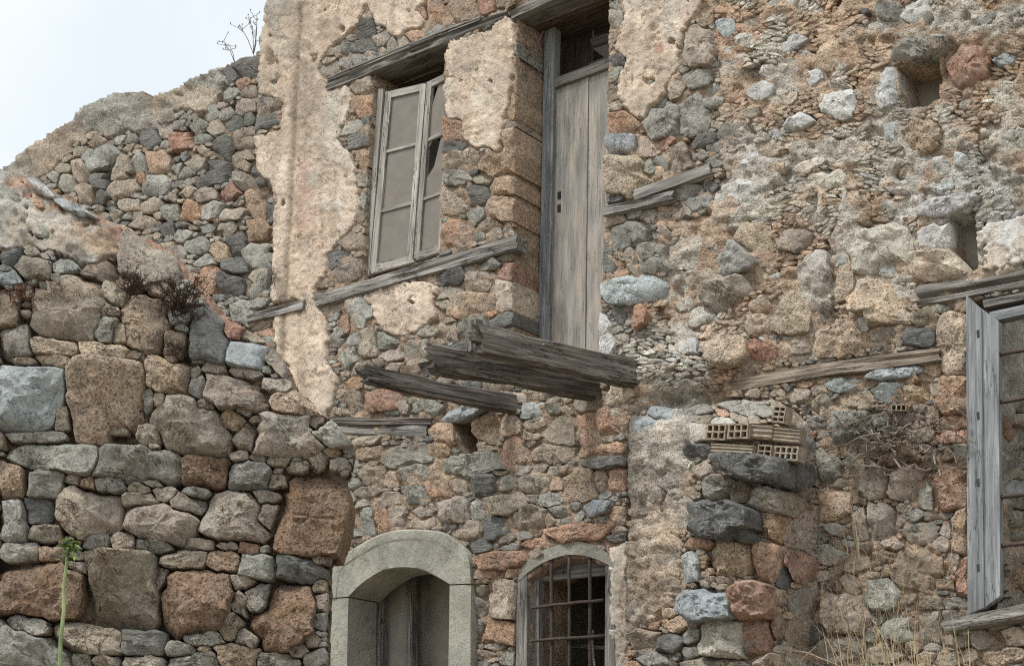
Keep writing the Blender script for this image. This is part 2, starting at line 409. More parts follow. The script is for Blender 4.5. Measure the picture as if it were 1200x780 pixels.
    cls = s['cls']; base = (local(np.array([cx]), np.array([cy]))[0] * random.uniform(.85, 1.2) if s['kind'] == 'mortar' and local else CL[cls]) * (1 + random.uniform(-.15, .15)) * (1 + np.array([random.uniform(-.03, .04), 0, random.uniform(-.04, .03)]))
    mz = fbm(Q * 1.6 / size + 40, 3, 9)[:, None]
    col = base * (1 + .16 * mz)
    if cls in 'gbtoqs' and s['kind'] != 'mortar' and random.random() < .55:
        k2 = CL[random.choice('gbtsd')]; w = sstep(.05, .5, mz + random.uniform(-.3, .3)) * .55
        col = col * (1 - w) + k2 * w
    kind = s['kind'] or {'t': 'pitted', 'o': 'pitted', 'd': 'slate', 'k': 'slate', 'g': 'rock', 'q': 'pitted', 'u': 'pitted', 'w': 'lime', 'v': 'lime', 'l': 'lime'}.get(cls, 'rock')
    if plane is NEAR: kind = {'rock': 'near_rock', 'pitted': 'near_pitted'}.get(kind, kind); col = col * 1.04
    return V, ring_faces(K, R_), np.clip(col, 0, .8), kind, big * min(s['w'], s['h'])
def in_frame(s): return -12 < s['x'] < 1212 and -12 < s['y'] < 792
def build_stones(L, parent, plane, off, mpp, limit=300, name='stone', mass='rubble_infill', sharp=32, **kw):
    """the largest stones in view as objects of their own, the rest joined into one mass"""
    got = []
    for i in range(len(L.seeds)):
        r = stone_mesh(L, i, plane, off, mpp, **kw)
        if r: got.append((r[4] * (1 if in_frame(L.seeds[i]) else .02), i, r))
    got.sort(key=lambda g: -g[0])
    AV, AF, AC, n = [], [], [], 0
    for k, (_, i, (V, Fc, C, kind, _a)) in enumerate(got):
        if k < limit:
            place(name, V, Fc, C, M[kind], parent, True, sharp)
        else:
            AV.append(V); AC.append(C); AF += [tuple(n + v for v in f) for f in Fc]; n += len(V)
    if AV: tag(place(mass, np.concatenate(AV), AF, np.concatenate(AC), M['rock'], parent, True, sharp), kind='stuff')
    return len(got)

def sheet(name, parent, plane, step, keep, off, height, colour, mat, holes=(), skirt=.5, bounds=(-105, -105, 1305, 885), smooth=True, sdir=None):
    """a wall surface as a relief grid: keep(px,py) says where there is wall; openings and ends get sides that run back into the wall"""
    xa, ya, xb, yb = bounds
    xs = np.arange(xa, xb + .1, step); ys = np.arange(ya, yb + .1, step)
    PX, PY = np.meshgrid(xs, ys); PX = PX + rng.uniform(-.25, .25, PX.shape) * step; PY = PY + rng.uniform(-.25, .25, PX.shape) * step
    nx, ny = len(xs), len(ys)
    cxs = (PX[:-1, :-1] + PX[1:, 1:]) / 2; cys = (PY[:-1, :-1] + PY[1:, 1:]) / 2
    cell = keep(cxs, cys)
    for poly in holes: cell &= ~pmask(poly, cxs, cys)
    I = np.arange(nx * ny).reshape(ny, nx)
    q = np.stack([I[:-1, :-1], I[1:, :-1], I[1:, 1:], I[:-1, 1:]], -1)[cell]
    E = np.concatenate([q[:, [0, 1]], q[:, [1, 2]], q[:, [2, 3]], q[:, [3, 0]]])
    key = E.min(1) * (nx * ny) + E.max(1); uq, inv, cnt = np.unique(key, return_inverse=True, return_counts=True)
    B = E[cnt[inv] == 1]; bv = np.unique(B)
    fx, fy = PX.ravel().copy(), PY.ravel().copy()
    for poly in holes:                                  # draw the edge of an opening straight
        n = len(poly); bx, by = fx[bv], fy[bv]; bd = np.full(len(bv), 1e9); tx, ty = bx.copy(), by.copy()
        for k in range(n):
            ax, ay = poly[k]; dx, dy = poly[(k + 1) % n][0] - ax, poly[(k + 1) % n][1] - ay
            t = np.clip(((bx - ax) * dx + (by - ay) * dy) / (dx * dx + dy * dy), 0, 1)
            qx, qy = ax + t * dx, ay + t * dy; d = np.hypot(bx - qx, by - qy)
            c = d < bd; bd[c] = d[c]; tx[c] = qx[c]; ty[c] = qy[c]
        c = bd < step * 1.6; fx[bv[c]] = tx[c]; fy[bv[c]] = ty[c]
    used = np.unique(q); rm = np.full(nx * ny, -1); rm[used] = np.arange(len(used))
    ux, uy = fx[used], fy[used]
    h = height(ux, uy); V = plane.at(ux, uy, off(ux, uy)) + plane.n * h[:, None]
    C = colour(ux, uy)
    faces = [rm[q]]
    if skirt:
        sb = rm[bv]; SV = V[sb] + (np.array(sdir) if sdir is not None else -plane.n) * skirt; m2 = np.full(len(used), -1); m2[sb] = len(V) + np.arange(len(sb))
        b0, b1 = rm[B[:, 0]], rm[B[:, 1]]
        faces.append(np.stack([b1, b0, m2[b0], m2[b1]], -1)); V = np.concatenate([V, SV]); C = np.concatenate([C, C[sb]])
    return place(name, V, np.concatenate(faces), np.clip(C, 0, .85), mat, parent, smooth)
def paint(base, spots, px, py, seed=0, sc=30.0):
    """patches of other earth, lime or lichen with ragged edges"""
    C = np.repeat(np.asarray(base, float)[None], len(px), 0)
    nz = fbm(np.stack([px / sc, py / sc, np.zeros(len(px))], -1), 4, seed + 60, .6)
    for (x, y, rx, ry, c, k) in spots:
        d = np.hypot((px - x) / rx, (py - y) / ry) + nz * .55
        w = (sstep(1.1, .75, d) * k)[:, None]; C = C * (1 - w) + CL[c] * w
    return C

# ------------------------------------------------------------------ outlines traced on the house front (photograph pixels, laid on the front plane)
HOUSE = [(317, -110), (313, 0), (304, 40), (302, 110), (297, 158), (298, 200), (320, 218), (320, 335), (289, 352), (289, 380), (330, 480), (330, 900), (1320, 900), (1320, -110)]
W1 = [(437, 84), (521, 49), (515, 299), (424, 331)]
D1 = [(606, 14), (714, -45), (711, 200), (699, 447), (600, 420)]
ARCHH = [(397, 900), (397, 668), (430, 646), (475, 635), (520, 643), (541, 660), (540, 900)]
BARH = [(620, 900), (620, 678), (635, 664), (655, 655), (668, 653), (690, 655), (709, 663), (709, 900)]
HO1 = [(1050, 78), (1099, 62), (1102, 116), (1062, 129)]
HO2 = [(1111, 252), (1141, 247), (1146, 314), (1136, 318), (1114, 290)]
HO3 = [(530, 494), (558, 487), (558, 533), (538, 531)]
RW = [(1137, 352), (1325, 318), (1325, 700), (1137, 722)]
HOLES = [W1, D1, ARCHH, BARH, HO1, HO2, HO3, RW]
STUB = [(735, 482), (765, 474), (800, 478), (850, 466), (905, 466), (935, 480), (955, 520), (958, 600), (955, 700), (920, 770), (905, 900), (733, 900)]
PL = [
 [(317, -110), (432, -110), (431, -3), (426, 15), (418, 30), (410, 41), (390, 55), (376, 72), (375, 85), (383, 93), (410, 98), (415, 118), (404, 146), (398, 170), (412, 178), (420, 210), (422, 245), (417, 262), (402, 280), (385, 297), (384, 320), (371, 335), (369, 352), (382, 370), (385, 388), (386, 425), (396, 440), (397, 456), (388, 482), (380, 500), (340, 470), (322, 400), (318, 335), (318, 300), (319, 250), (322, 230), (320, 218), (300, 203), (297, 160), (330, 150), (331, 118), (303, 112), (303, 60), (306, 25), (313, 0)],
 [(432, -110), (520, -110), (505, 0), (490, 12), (500, 25), (490, 39), (480, 34), (468, 45), (455, 38), (440, 28), (432, 8)],
 [(522, 52), (573, 33), (597, 17), (604, 24), (603, 67), (600, 107), (592, 140), (587, 182), (573, 174), (557, 174), (540, 160), (543, 138), (523, 141), (519, 100)],
 [(732, -110), (835, -110), (826, 0), (815, 20), (802, 35), (800, 57), (795, 82), (782, 100), (781, 113), (765, 126), (755, 141), (742, 135), (725, 121), (725, 100), (735, 72), (717, 52), (730, 35)],
 [(426, 346), (465, 331), (502, 329), (517, 336), (510, 355), (514, 375), (497, 381), (487, 390), (470, 396), (450, 389), (440, 374)],
 [(716, 640), (736, 632), (737, 800), (722, 860), (716, 760)],
 [(1140, 275), (1160, 262), (1320, 225), (1320, 300), (1180, 318), (1150, 315)],
]
MUD = [(838, -110), (838, 60), (852, 140), (838, 240), (800, 262), (775, 330), (722, 420), (702, 440), (742, 482), (850, 472), (862, 440), (1000, 410), (1076, 398), (1076, 325), (1320, 290), (1320, -110)]
BEAMS = [  # left end, right end (upper edges), thickness, depth into the wall, proud, material, name
 ((384, 93), (592, 8), 13, .30, .03, 'old_wood', 'lintel_beam'),
 ((598, 10), (735, -52), 14, .30, .035, 'old_wood', 'lintel_beam'),
 ((371, 341), (604, 277), 17, .16, .06, 'old_wood', 'sill_beam'),
 ((377, 487), (503, 488), 9, .12, .05, 'dark_wood', 'wall_beam'),
 ((379, 497), (500, 497), 14, .12, .035, 'old_wood', 'wall_beam'),
 ((858, 441), (1098, 406), 17, .14, .05, 'tan_wood', 'wall_beam'),
 ((1076, 333), (1260, 299), 27, .30, .03, 'old_wood', 'lintel_beam'),
 ((744, 221), (829, 190), 15, .12, .05, 'old_wood', 'wall_beam'),
 ((708, 241), (786, 222), 12, .12, .06, 'old_wood', 'wall_beam'),
 ((290, 366), (354, 350), 12, .12, .05, 'old_wood', 'wall_beam'),
]
beam_mask = np.zeros((GH, GW), bool)
for (a, b, t, *_r) in BEAMS: beam_mask |= pmask([(a[0], a[1] - 1), (b[0], b[1] - 1), (b[0], b[1] + t), (a[0], a[1] + t)])
house_m = pmask(HOUSE); stub_m = pmask(STUB); holes_m = np.zeros((GH, GW), bool)
for h in HOLES: holes_m |= pmask(h)
SUR_A = [(386, 900), (387, 661), (400, 650), (425, 635), (446, 624), (474, 619), (518, 621), (531, 630), (552, 647), (553, 900)]
SUR_B = [(604, 900), (605, 680), (620, 668), (640, 645), (668, 636), (695, 640), (716, 656), (722, 680), (720, 900)]
surr_m = pmask(SUR_A) | pmask(SUR_B)
plaster_m = np.zeros((GH, GW), bool)
for p in PL: plaster_m |= pmask(p)
plaster_m &= house_m & ~holes_m & ~beam_mask
plaster_f = rag(plaster_m, 3, .24, 7.0, 31); plaster_f[~house_m] = -1
# holes where plaster flaked off
PN = fbm(np.stack([GX / 16., GY / 16., GX * 0.], -1), 4, 77, .6)
plaster_f = np.minimum(plaster_f, (1.12 - PN) * 1.6)
solid_pl = plaster_f > .02
mud_m = pmask(MUD); mud_f = blur(mud_m, 9)

HL = Layout(house_m & ~holes_m & ~beam_mask & ~surr_m & ~stub_m & ~solid_pl, fslope)
A = lambda ox, oy, z, rows, **k: HL.tile(ox, oy, z, rows, **k)
# quoins and stones round window and door
A(400, 0, 3, [(622, 90, 70, 78, 'b', None, .02, None, .42), (612, 165, 66, 74, 'g', None, .03, None, .42), (606, 255, 80, 95, 't', None, .02, None, .42), (600, 372, 100, 112, 't', None, .03, None, .42),
 (598, 440, 90, 20, 'b', None, .02, None, .42), (590, 500, 110, 104, 't', None, .03, None, .42), (560, 578, 150, 78, 't', None, .03, None, .42), (570, 648, 90, 80, 't', None, .03, None, .42), (555, 732, 115, 100, 't', None, .03, None, .42),
 (395, 455, 80, 95, 'o'), (395, 515, 80, 40, 'd'), (425, 565, 120, 68, 'b'), (395, 622, 100, 58, 'g', None, .03), (480, 690, 90, 78, 'd'), (388, 700, 100, 105, 't'), (500, 625, 60, 50, 'b'), (480, 755, 60, 70, 'g'),
 (70, 300, 85, 78, 'b'), (85, 365, 80, 78, 'o'), (40, 450, 75, 46, 'g'), (92, 430, 50, 42, 'd'), (72, 490, 88, 66, 'd'), (85, 560, 50, 88, 't'), (82, 630, 46, 50, 'b'), (80, 700, 44, 80, 'g'), (80, 765, 40, 50, 'b'),
 (330, 50, 82, 105, 'o'), (430, 35, 105, 88, 't'), (328, 105, 70, 46, 'g'), (80, 105, 68, 78, 'd'), (85, 163, 78, 56, 'd'), (140, 145, 60, 60, 'g'), (60, 207, 60, 44, 'g'), (14, 222, 40, 48, 'g'), (105, 197, 40, 34, 'g'), (142, 182, 26, 40, 'b'), (178, 165, 48, 44, 'g'), (214, 156, 40, 40, 'b'), (262, 130, 60, 40, 'o'), (280, 45, 40, 70, 'r'), (28, 172, 50, 50, 'd'), (505, 20, 60, 60, 'r'),
 (965, 68, 58, 74, 'b', None, .0, None, .4), (975, 15, 56, 34, 'g', None, .0, None, .4), (952, 140, 40, 60, 's', None, .0, None, .4), (948, 330, 50, 60, 'b', None, .0, None, .4), (955, 372, 62, 42, 'b', None, .0, None, .4), (982, 425, 112, 80, 'o', None, .02, None, .4), (978, 506, 102, 76, 'v', None, .03, None, .4), (1008, 608, 155, 140, 'q', None, .03, None, .4),
 (1150, 415, 165, 120, 'g', None, .03), (1175, 318, 70, 80, 'b'), (1122, 368, 56, 50, 'd'), (1140, 500, 70, 45, 'r'), (1185, 560, 80, 110, 'b'), (1128, 570, 56, 52, 'g'), (1060, 520, 60, 80, 'p'), (1075, 590, 50, 60, 'g'), (1140, 640, 60, 30, 'b')])
A(800, 0, 3, [(385, 150, 115, 58, 'w', None, .01), (540, 355, 140, 118, 'w', 10, .0), (405, 425, 112, 56, 'w', None, .03), (462, 272, 62, 52, 'w'), (270, 320, 92, 58, 'w'), (345, 20, 112, 50, 'w'), (722, 35, 80, 66, 'g', None, .03), (828, 165, 235, 66, 'g', -14, .05), (716, 310, 80, 150, 'w', 4, .02), (1005, 232, 150, 130, 'r', None, .02),
 (50, 160, 118, 140, 'b', None, .03), (52, 272, 108, 70, 'g', None, .02), (20, 400, 130, 150, 'g', None, .03), (160, 215, 60, 86, 'w'), (190, 470, 120, 78, 'g'), (235, 570, 80, 80, 'w'), (838, 470, 135, 115, 'q', None, .02), (735, 475, 50, 90, 'w'), (978, 560, 52, 58, 'w', None, .02), (905, 590, 70, 70, 'w'), (920, 650, 95, 56, 'w'), (930, 712, 225, 66, 'w', None, .04), (708, 715, 62, 40, 'w'), (190, 690, 150, 90, 'w'), (375, 345, 60, 45, 'p'), (300, 240, 60, 26, 'w'), (60, 25, 130, 50, 'g', None, .02), (150, 90, 70, 90, 'v'), (150, 380, 60, 40, 'p'), (140, 30, 60, 40, 'o'), (420, 190, 40, 36, 'w'), (640, 40, 30, 20, 'k'), (1130, 210, 90, 40, 'v'), (1060, 70, 110, 50, 'g'), (1000, 490, 80, 40, 'q'), (610, 700, 70, 70, 'q'), (230, 400, 80, 40, 'b')], n=2.4, grow=1.15, proud=-.008)
A(400, 260, 3, [(398, 40, 130, 88, 'o'), (520, 5, 90, 60, 't'), (598, 172, 112, 70, 'r', None, .02, None, .42), (565, 250, 105, 100, 'p', None, .02, None, .42), (640, 250, 40, 100, 't', None, .0, None, .42), (565, 345, 110, 46, 'd', None, .02, None, .42), (450, 290, 130, 88, 't'), (390, 185, 92, 70, 'k', None, .03), (450, 160, 60, 34, 'g'), (520, 150, 80, 36, 'g', None, .03), (480, 212, 104, 66, 'b'), (590, 112, 95, 52, 'b'), (650, 75, 80, 50, 'b'), (540, 40, 60, 40, 'b'), (480, 50, 50, 26, 'g'), (660, 165, 60, 60, 'd'),
 (58, 320, 92, 105, 'g', None, .02), (95, 420, 60, 112, 'b', 4, .03), (160, 412, 84, 66, 'g'), (185, 462, 84, 46, 'b'), (262, 445, 80, 60, 'b'), (18, 470, 60, 78, 'g'), (40, 408, 50, 46, 'g'), (100, 352, 40, 34, 'o'), (16, 360, 44, 80, 'o'), (380, 385, 62, 66, 'b'), (330, 330, 60, 60, 'g'), (50, 632, 58, 76, 'b'), (140, 622, 130, 72, 'r', None, .03), (292, 660, 108, 60, 'g'), (215, 645, 40, 60, 'b'), (425, 668, 175, 54, 'v', -14, .05), (375, 742, 112, 90, 't', None, .0, None, .35), (512, 715, 70, 120, 't', None, .0, None, .35), (590, 715, 70, 70, 'q'), (672, 665, 80, 60, 'w'), (680, 705, 90, 40, 'q'), (768, 745, 112, 125, 'b'), (862, 730, 80, 120, 'o'), (930, 700, 60, 100, 'o'), (1005, 680, 100, 88, 'q', None, .02), (960, 615, 90, 60, 'p'), (1075, 745, 150, 90, 'v'),
 (1010, 42, 122, 88, 'g', None, .03), (1098, 122, 104, 92, 'g', None, .03), (1135, 40, 40, 60, 'b'), (1020, 238, 165, 84, 'v', None, .03), (1040, 328, 58, 78, 'o', None, .05), (1022, 140, 42, 88, 'b'), (982, 322, 46, 58, 'd'), (920, 395, 60, 130, 'w'), (1170, 120, 50, 60, 'p'), (930, 110, 40, 160, 'd')])
A(800, 260, 3, [(175, 120, 150, 95, 'g', None, .03), (150, 252, 145, 112, 'b', None, .03), (265, 292, 74, 58, 't', None, .03), (266, 362, 92, 88, 'q', None, .03), (370, 322, 152, 150, 'q', None, .04), (150, 450, 160, 110, 'q', None, .07), (275, 455, 112, 84, 'r', None, .03), (303, 412, 62, 32, 'w'), (350, 432, 40, 70, 'd', 0), (415, 425, 100, 60, 'b'), (545, 405, 170, 120, 'q', None, .03), (680, 80, 205, 158, 'l', None, .03), (900, 55, 110, 96, 'w', None, .03), (905, 150, 200, 104, 'p', None, .04), (1120, 80, 205, 165, 'w', None, .03), (735, 168, 72, 50, 'w'), (560, 230, 90, 110, 'q'), (470, 190, 110, 150, 'l'), (490, 320, 100, 120, 'b'), (690, 290, 205, 175, 'q', None, .04), (635, 350, 50, 80, 'w', 0, .02), (710, 392, 130, 44, 'b'), (825, 400, 122, 62, 'k', 0, .03), (852, 340, 92, 56, 'b', None, .03), (948, 430, 116, 205, 'q', 0, .02), (955, 615, 112, 140, 'o', 0, .03), (880, 495, 60, 84, 't'), (745, 522, 185, 48, 'v', None, .03), (588, 522, 130, 46, 'g', None, .03), (570, 570, 124, 42, 'v'), (725, 595, 112, 70, 'v'), (610, 632, 145, 62, 'q'), (490, 550, 84, 36, 't'), (430, 565, 62, 36, 'o'), (250, 60, 120, 120, 'q', None, .0), (400, 60, 120, 90, 'b'), (550, 60, 60, 100, 'b'), (820, 600, 110, 60, 't'), (960, 700, 100, 50, 'o'), (958, 752, 104, 48, 'o'), (1130, 205, 60, 30, 'w'), (60, 330, 90, 60, 'l'), (20, 440, 60, 60, 'w'), (585, 720, 150, 120, 'g', None, .03), (485, 640, 70, 60, 'b'), (690, 690, 60, 50, 'g'), (770, 690, 80, 50, 'b'), (820, 750, 120, 50, 'b'), (880, 590, 50, 50, 'b'), (880, 680, 60, 60, 's')], n=2.6, grow=1.3)
# lower front
A(400, 520, 3, [(230, 38, 165, 78, 'g'), (95, 35, 100, 50, 't'), (345, 20, 62, 56, 't'), (440, 78, 230, 76, 'g', None, .02), (605, 35, 92, 100, 'o'), (748, 25, 148, 78, 'b'), (910, 22, 185, 44, 'o'), (920, 62, 165, 44, 'd', -5, .05), (115, 110, 92, 68, 'b'), (252, 105, 112, 68, 'g'), (172, 120, 48, 56, 'b'), (30, 140, 72, 40, 'g'), (345, 158, 86, 74, 'o'), (410, 145, 60, 60, 'b'), (502, 146, 92, 80, 'd', None, .02), (582, 140, 72, 60, 'g'), (680, 138, 112, 62, 'b'), (756, 140, 46, 50, 't'), (838, 140, 122, 116, 't', None, .02), (910, 130, 58, 80, 'b'), (972, 120, 60, 90, 'o'), (256, 180, 92, 58, 'g'), (152, 196, 112, 46, 'b'), (390, 232, 126, 84, 'b', None, .03), (486, 230, 72, 66, 'g'), (575, 205, 132, 78, 'b', None, .03), (655, 262, 122, 78, 'b', None, .02), (748, 192, 112, 48, 'g'), (905, 225, 104, 54, 'v', None, .03), (905, 268, 60, 28, 'g'), (978, 250, 82, 60, 't'), (545, 297, 92, 84, 'd'), (450, 305, 104, 58, 'b'), (300, 235, 92, 42, 'b'), (285, 278, 92, 38, 'b'), (200, 255, 62, 68, 'b'), (145, 272, 52, 78, 'o'), (92, 268, 62, 96, 'g'), (490, 362, 84, 42, 'd'), (565, 410, 160, 66, 'o', None, .03), (830, 312, 225, 60, 'o', None, .02), (700, 345, 110, 44, 'o'), (555, 548, 108, 138, 'p', 0, .03), (545, 662, 118, 98, 'o', 0, .03), (480, 575, 52, 60, 'g'), (490, 512, 52, 40, 'b'), (480, 640, 46, 46, 'g'), (490, 738, 90, 40, 'b'), (580, 752, 62, 50, 'g'), (545, 710, 90, 26, 'b'), (960, 390, 60, 90, 'p', 0, .0), (955, 465, 40, 60, 'b'), (965, 580, 50, 110, 'p'), (970, 680, 40, 60, 'd'), (980, 730, 50, 90, 'w'), (30, 60, 60, 60, 'g'), (730, 265, 40, 50, 's'), (770, 240, 70, 36, 'g'), (830, 255, 50, 34, 'g'), (640, 90, 50, 40, 'g'), (700, 80, 60, 36, 'b'), (40, 345, 80, 30, 'b'), (30, 260, 50, 60, 's'), (20, 190, 50, 40, 'g'), (520, 455, 100, 30, 'o'), (575, 330, 60, 36, 'b')], n=2.7)
# lower right front, between the stub and the shuttered window
A(800, 520, 3, [(480, 85, 135, 100, 'g', 10), (515, 215, 132, 100, 't'), (660, 130, 124, 110, 'b', 0, .02), (780, 130, 124, 120, 'b', 0, .02), (856, 172, 72, 100, 'g', 8), (950, 150, 112, 160, 'o', 0, .03), (975, 308, 72, 150, 't', 0, .03), (990, 30, 62, 60, 'g'), (955, 420, 62, 80, 'b'), (985, 470, 52, 140, 'r', 0, .02), (690, 272, 112, 110, 'b'), (632, 280, 70, 104, 'b', 12), (830, 312, 104, 80, 'g'), (800, 260, 94, 46, 'g', -20), (820, 440, 154, 160, 's'), (570, 602, 172, 130, 'b', 15, .04), (690, 528, 122, 100, 'g', 0, .02), (600, 492, 84, 56, 'b', 15), (430, 560, 112, 130, 'b'), (420, 662, 154, 80, 'd'), (760, 642, 112, 100, 'g', 0, .02), (560, 722, 152, 110, 'b'), (860, 642, 104, 110, 'b'), (690, 612, 52, 40, 'g'), (660, 665, 62, 60, 'g'), (700, 732, 134, 70, 'b'), (980, 648, 124, 40, 'w'), (970, 692, 112, 44, 'b'), (1072, 690, 112, 70, 'b'), (1160, 680, 90, 60, 'p'), (1120, 745, 165, 56, 'q'), (1000, 745, 80, 60, 'b'), (930, 760, 80, 60, 'b'), (530, 392, 94, 70, 'g', 8), (620, 420, 84, 70, 's'), (740, 350, 84, 40, 'b'), (540, 300, 70, 44, 'g', 10), (540, 345, 40, 34, 's'), (870, 560, 100, 50, 's'), (640, 800, 200, 50, 'g'), (960, 560, 100, 40, 'g'), (900, 800, 150, 40, 'b'), (930, 250, 60, 24, 'g'), (930, 300, 44, 60, 'g'), (740, 60, 90, 60, 's'), (870, 70, 60, 60, 's')], n=2.7)
MIX = dict(b=7, g=6, t=2, o=1, d=2, s=2)
hm = HL.mask & ~(mud_f > .45)
lr = pmask([(900, 440), (1320, 400), (1320, 900), (900, 900)])
HL.fill(hm & ~lr, [(32, 1500), (24, 3000), (17, 5000), (12, 6000)], (.36, .72), MIX, 1.6, 4, rotj=5)
HL.fill(hm & lr, [(28, 600), (20, 1200), (14, 2000)], (.5, .85), dict(b=5, s=5, g=3, t=2), 1.5, 3)
HL.fill(hm, [(10, 5000), (7.5, 7000), (5.5, 6000)], (.28, .5), MIX, 1.7, 3.2, tol=1.22, clear=.85)
HL.fill(mud_f > .4, [(44, 30), (30, 30), (18, 40)], (.4, .75), dict(q=7, w=3, p=3, b=2, l=4), 1.25, 3, proud=(-.03, .0))
clus = fbm(np.stack([GX / 45., GY / 30., GX * 0.], -1), 3, 201) > -.05
HL.fill((mud_f > .4) & clus, [(26, 700), (19, 1800), (13, 3500), (9, 5000), (6.5, 4000)], (.13, .27), dict(m=1), 1.4, 2.4, kind='mortar', proud=(-.012, .006), rotj=9, tol=.95, swirl=26 * fbm(np.stack([GX / 60., GY / 45., GX * 0.], -1), 3, 207))

# ------------------------------------------------------------------ broken cross wall, standing out of the front
SL = Layout(stub_m, lambda x, y: 0.0)
SL.tile(690, 350, 4, [(770, 425, 190, 100, 'v', 4, .02), (905, 380, 90, 60, 'g', 10), (985, 535, 250, 195, 'g', 15, .0), (740, 510, 300, 60, 'g', 10, .03), (480, 530, 180, 60, 'g', -8), (260, 640, 150, 190, 'v', 0, .0), (480, 640, 130, 110, 'l', 0), (520, 560, 90, 50, 'b'), (1045, 680, 100, 80, 'g', 0), (500, 705, 120, 66, 'k', 0, .02), (340, 530, 130, 80, 'v'), (620, 570, 90, 40, 'l'), (400, 720, 60, 60, 'b')], n=2.6)
SL.tile(800, 520, 3, [(268, 92, 305, 76, 'k', 4, .15, 'near_rock'), (118, 262, 262, 128, 'k', 6, .20, 'near_rock'), (195, 315, 110, 70, 'd', 20, .10), (130, 150, 120, 86, 'g', -20, .03), (300, 195, 180, 84, 's', 2, .06), (215, 170, 90, 90, 's', 0), (300, 290, 140, 100, 't', 8, .0), (440, 315, 150, 150, 'b', 18, .0), (350, 462, 50, 86, 'd', 8), (500, 475, 110, 100, 'g', 20, .02), (75, 562, 195, 105, 'v', 2, .16), (220, 548, 155, 120, 'r', -10, .14), (170, 395, 160, 130, 't', 0, .02), (285, 410, 110, 130, 'o', 0, .03), (400, 415, 110, 110, 'r', -20, .06), (28, 672, 72, 58, 'g'), (145, 690, 180, 150, 'l', 5, .03), (255, 690, 110, 150, 'r', 5, .0), (20, 730, 64, 50, 'g'), (110, 775, 240, 60, 'b'), (20, 432, 60, 100, 'v', 0, .02), (430, 560, 90, 110, 'b'), (330, 540, 70, 60, 's'), (330, 640, 60, 90, 's'), (400, 660, 100, 80, 's'), (320, 780, 150, 70, 'b'), (60, 350, 110, 40, 'o'), (-60, 700, 130, 60, 'd', 0, .03), (-130, 690, 110, 70, 'b'), (-100, 755, 120, 50, 'g'), (-40, 240, 60, 80, 's')], n=2.7)
SL.fill(stub_m & ~pmask([(737, 545), (810, 540), (807, 580), (787, 590), (797, 630), (800, 680), (790, 720), (737, 733)]) & ~pmask([(822, 490), (940, 498), (940, 542), (822, 536)]), [(26, 200), (18, 500), (12, 1200), (8, 2500), (5.5, 3000)], (.5, .85), dict(b=4, s=4, o=1, t=3, g=2), 1.8, 2.8)

PANEL = pmask([(733, 540), (812, 530), (809, 580), (789, 590), (799, 630), (802, 680), (792, 722), (733, 735)]) | pmask([(733, 478), (820, 474), (824, 545), (733, 550)])
SL.fill(PANEL, [(36, 80), (24, 150), (15, 300), (10, 500)], (.45, .8), dict(l=1), 1.3, 2.6, kind='mortar', proud=(-.035, .012), tol=1.0)
# ------------------------------------------------------------------ back wall that carries the house front on to the left
BACK = [(-110, 262), (8, 192), (28, 174), (60, 151), (95, 128), (130, 106), (146, 104), (160, 106), (178, 114), (205, 100), (228, 89), (240, 85), (272, 73), (288, 66), (304, 60), (312, 60), (335, 350), (420, 560), (-110, 560)]
back_m = pmask(BACK)
CAPB = [(-110, 300), (-110, 250), (8, 190), (130, 104), (178, 112), (240, 84), (262, 76), (266, 98), (254, 116), (238, 134), (222, 122), (205, 136), (185, 146), (168, 160), (150, 152), (128, 160), (108, 148), (92, 166), (72, 190), (56, 204), (30, 218)]
capb_f = rag(pmask(CAPB) & back_m, 4, .4, 10, 51); capb_f[~back_m] = -1
BL = Layout(back_m & (capb_f < .05), fslope)
BL.tile(0, 0, 3, [(350, 555, 112, 80, 'g', None, .03), (345, 635, 60, 54, 'd', 0, .03), (345, 692, 60, 50, 'd', 0, .03), (490, 575, 62, 60, 'g'), (525, 482, 66, 70, 'd'), (560, 572, 82, 90, 'o'), (575, 460, 52, 50, 'g'), (635, 495, 72, 60, 'r'), (545, 648, 92, 72, 'g'), (735, 395, 60, 50, 'g'), (795, 400, 46, 44, 'g'), (860, 375, 80, 64, 'b'), (850, 292, 54, 36, 'r'), (875, 330, 56, 40, 'b'), (820, 435, 76, 50, 'd'), (760, 450, 50, 56, 'b'), (875, 415, 40, 60, 'd'), (785, 520, 66, 80, 'd'), (850, 560, 76, 80, 'b'), (765, 600, 84, 84, 'd'), (860, 470, 80, 30, 'b'), (855, 505, 80, 36, 'b'), (720, 680, 70, 50, 'b'), (660, 740, 70, 70, 'o'), (740, 740, 76, 60, 'g'), (800, 680, 70, 50, 'r'), (860, 640, 50, 60, 'b'), (865, 230, 84, 84, 'd', None, .03), (810, 262, 40, 50, 'd'), (710, 640, 50, 44, 'd'), (690, 570, 60, 50, 'b'), (620, 590, 40, 36, 'g'), (420, 590, 80, 90, 'b'), (430, 660, 90, 60, 'b'), (500, 630, 44, 40, 'o'), (600, 740, 60, 60, 'g'), (530, 720, 80, 50, 'b'), (280, 600, 60, 80, 'b'), (230, 640, 50, 60, 'g'), (300, 680, 60, 70, 'b'), (900, 720, 60, 100, 't'), (950, 740, 40, 40, 'd'), (935, 425, 90, 100, 'g', None, .04), (930, 680, 50, 50, 'o')], n=2.6)
BL.tile(0, 260, 3, [(905, 35, 78, 76, 't', 5), (830, 80, 60, 80, 'd', 25), (910, 120, 90, 96, 'g', 0), (905, 220, 104, 110, 'g', 0), (820, 160, 90, 66, 'd'), (770, 105, 70, 60, 't'), (690, 80, 80, 60, 'g'), (640, 45, 60, 50, 'g'), (590, 25, 60, 46, 'd'), (800, 210, 110, 80, 'd', 35), (740, 200, 60, 90, 'o', 30), (870, 330, 100, 90, 'g', 40), (950, 330, 60, 60, 'd', 30)], n=2.8)
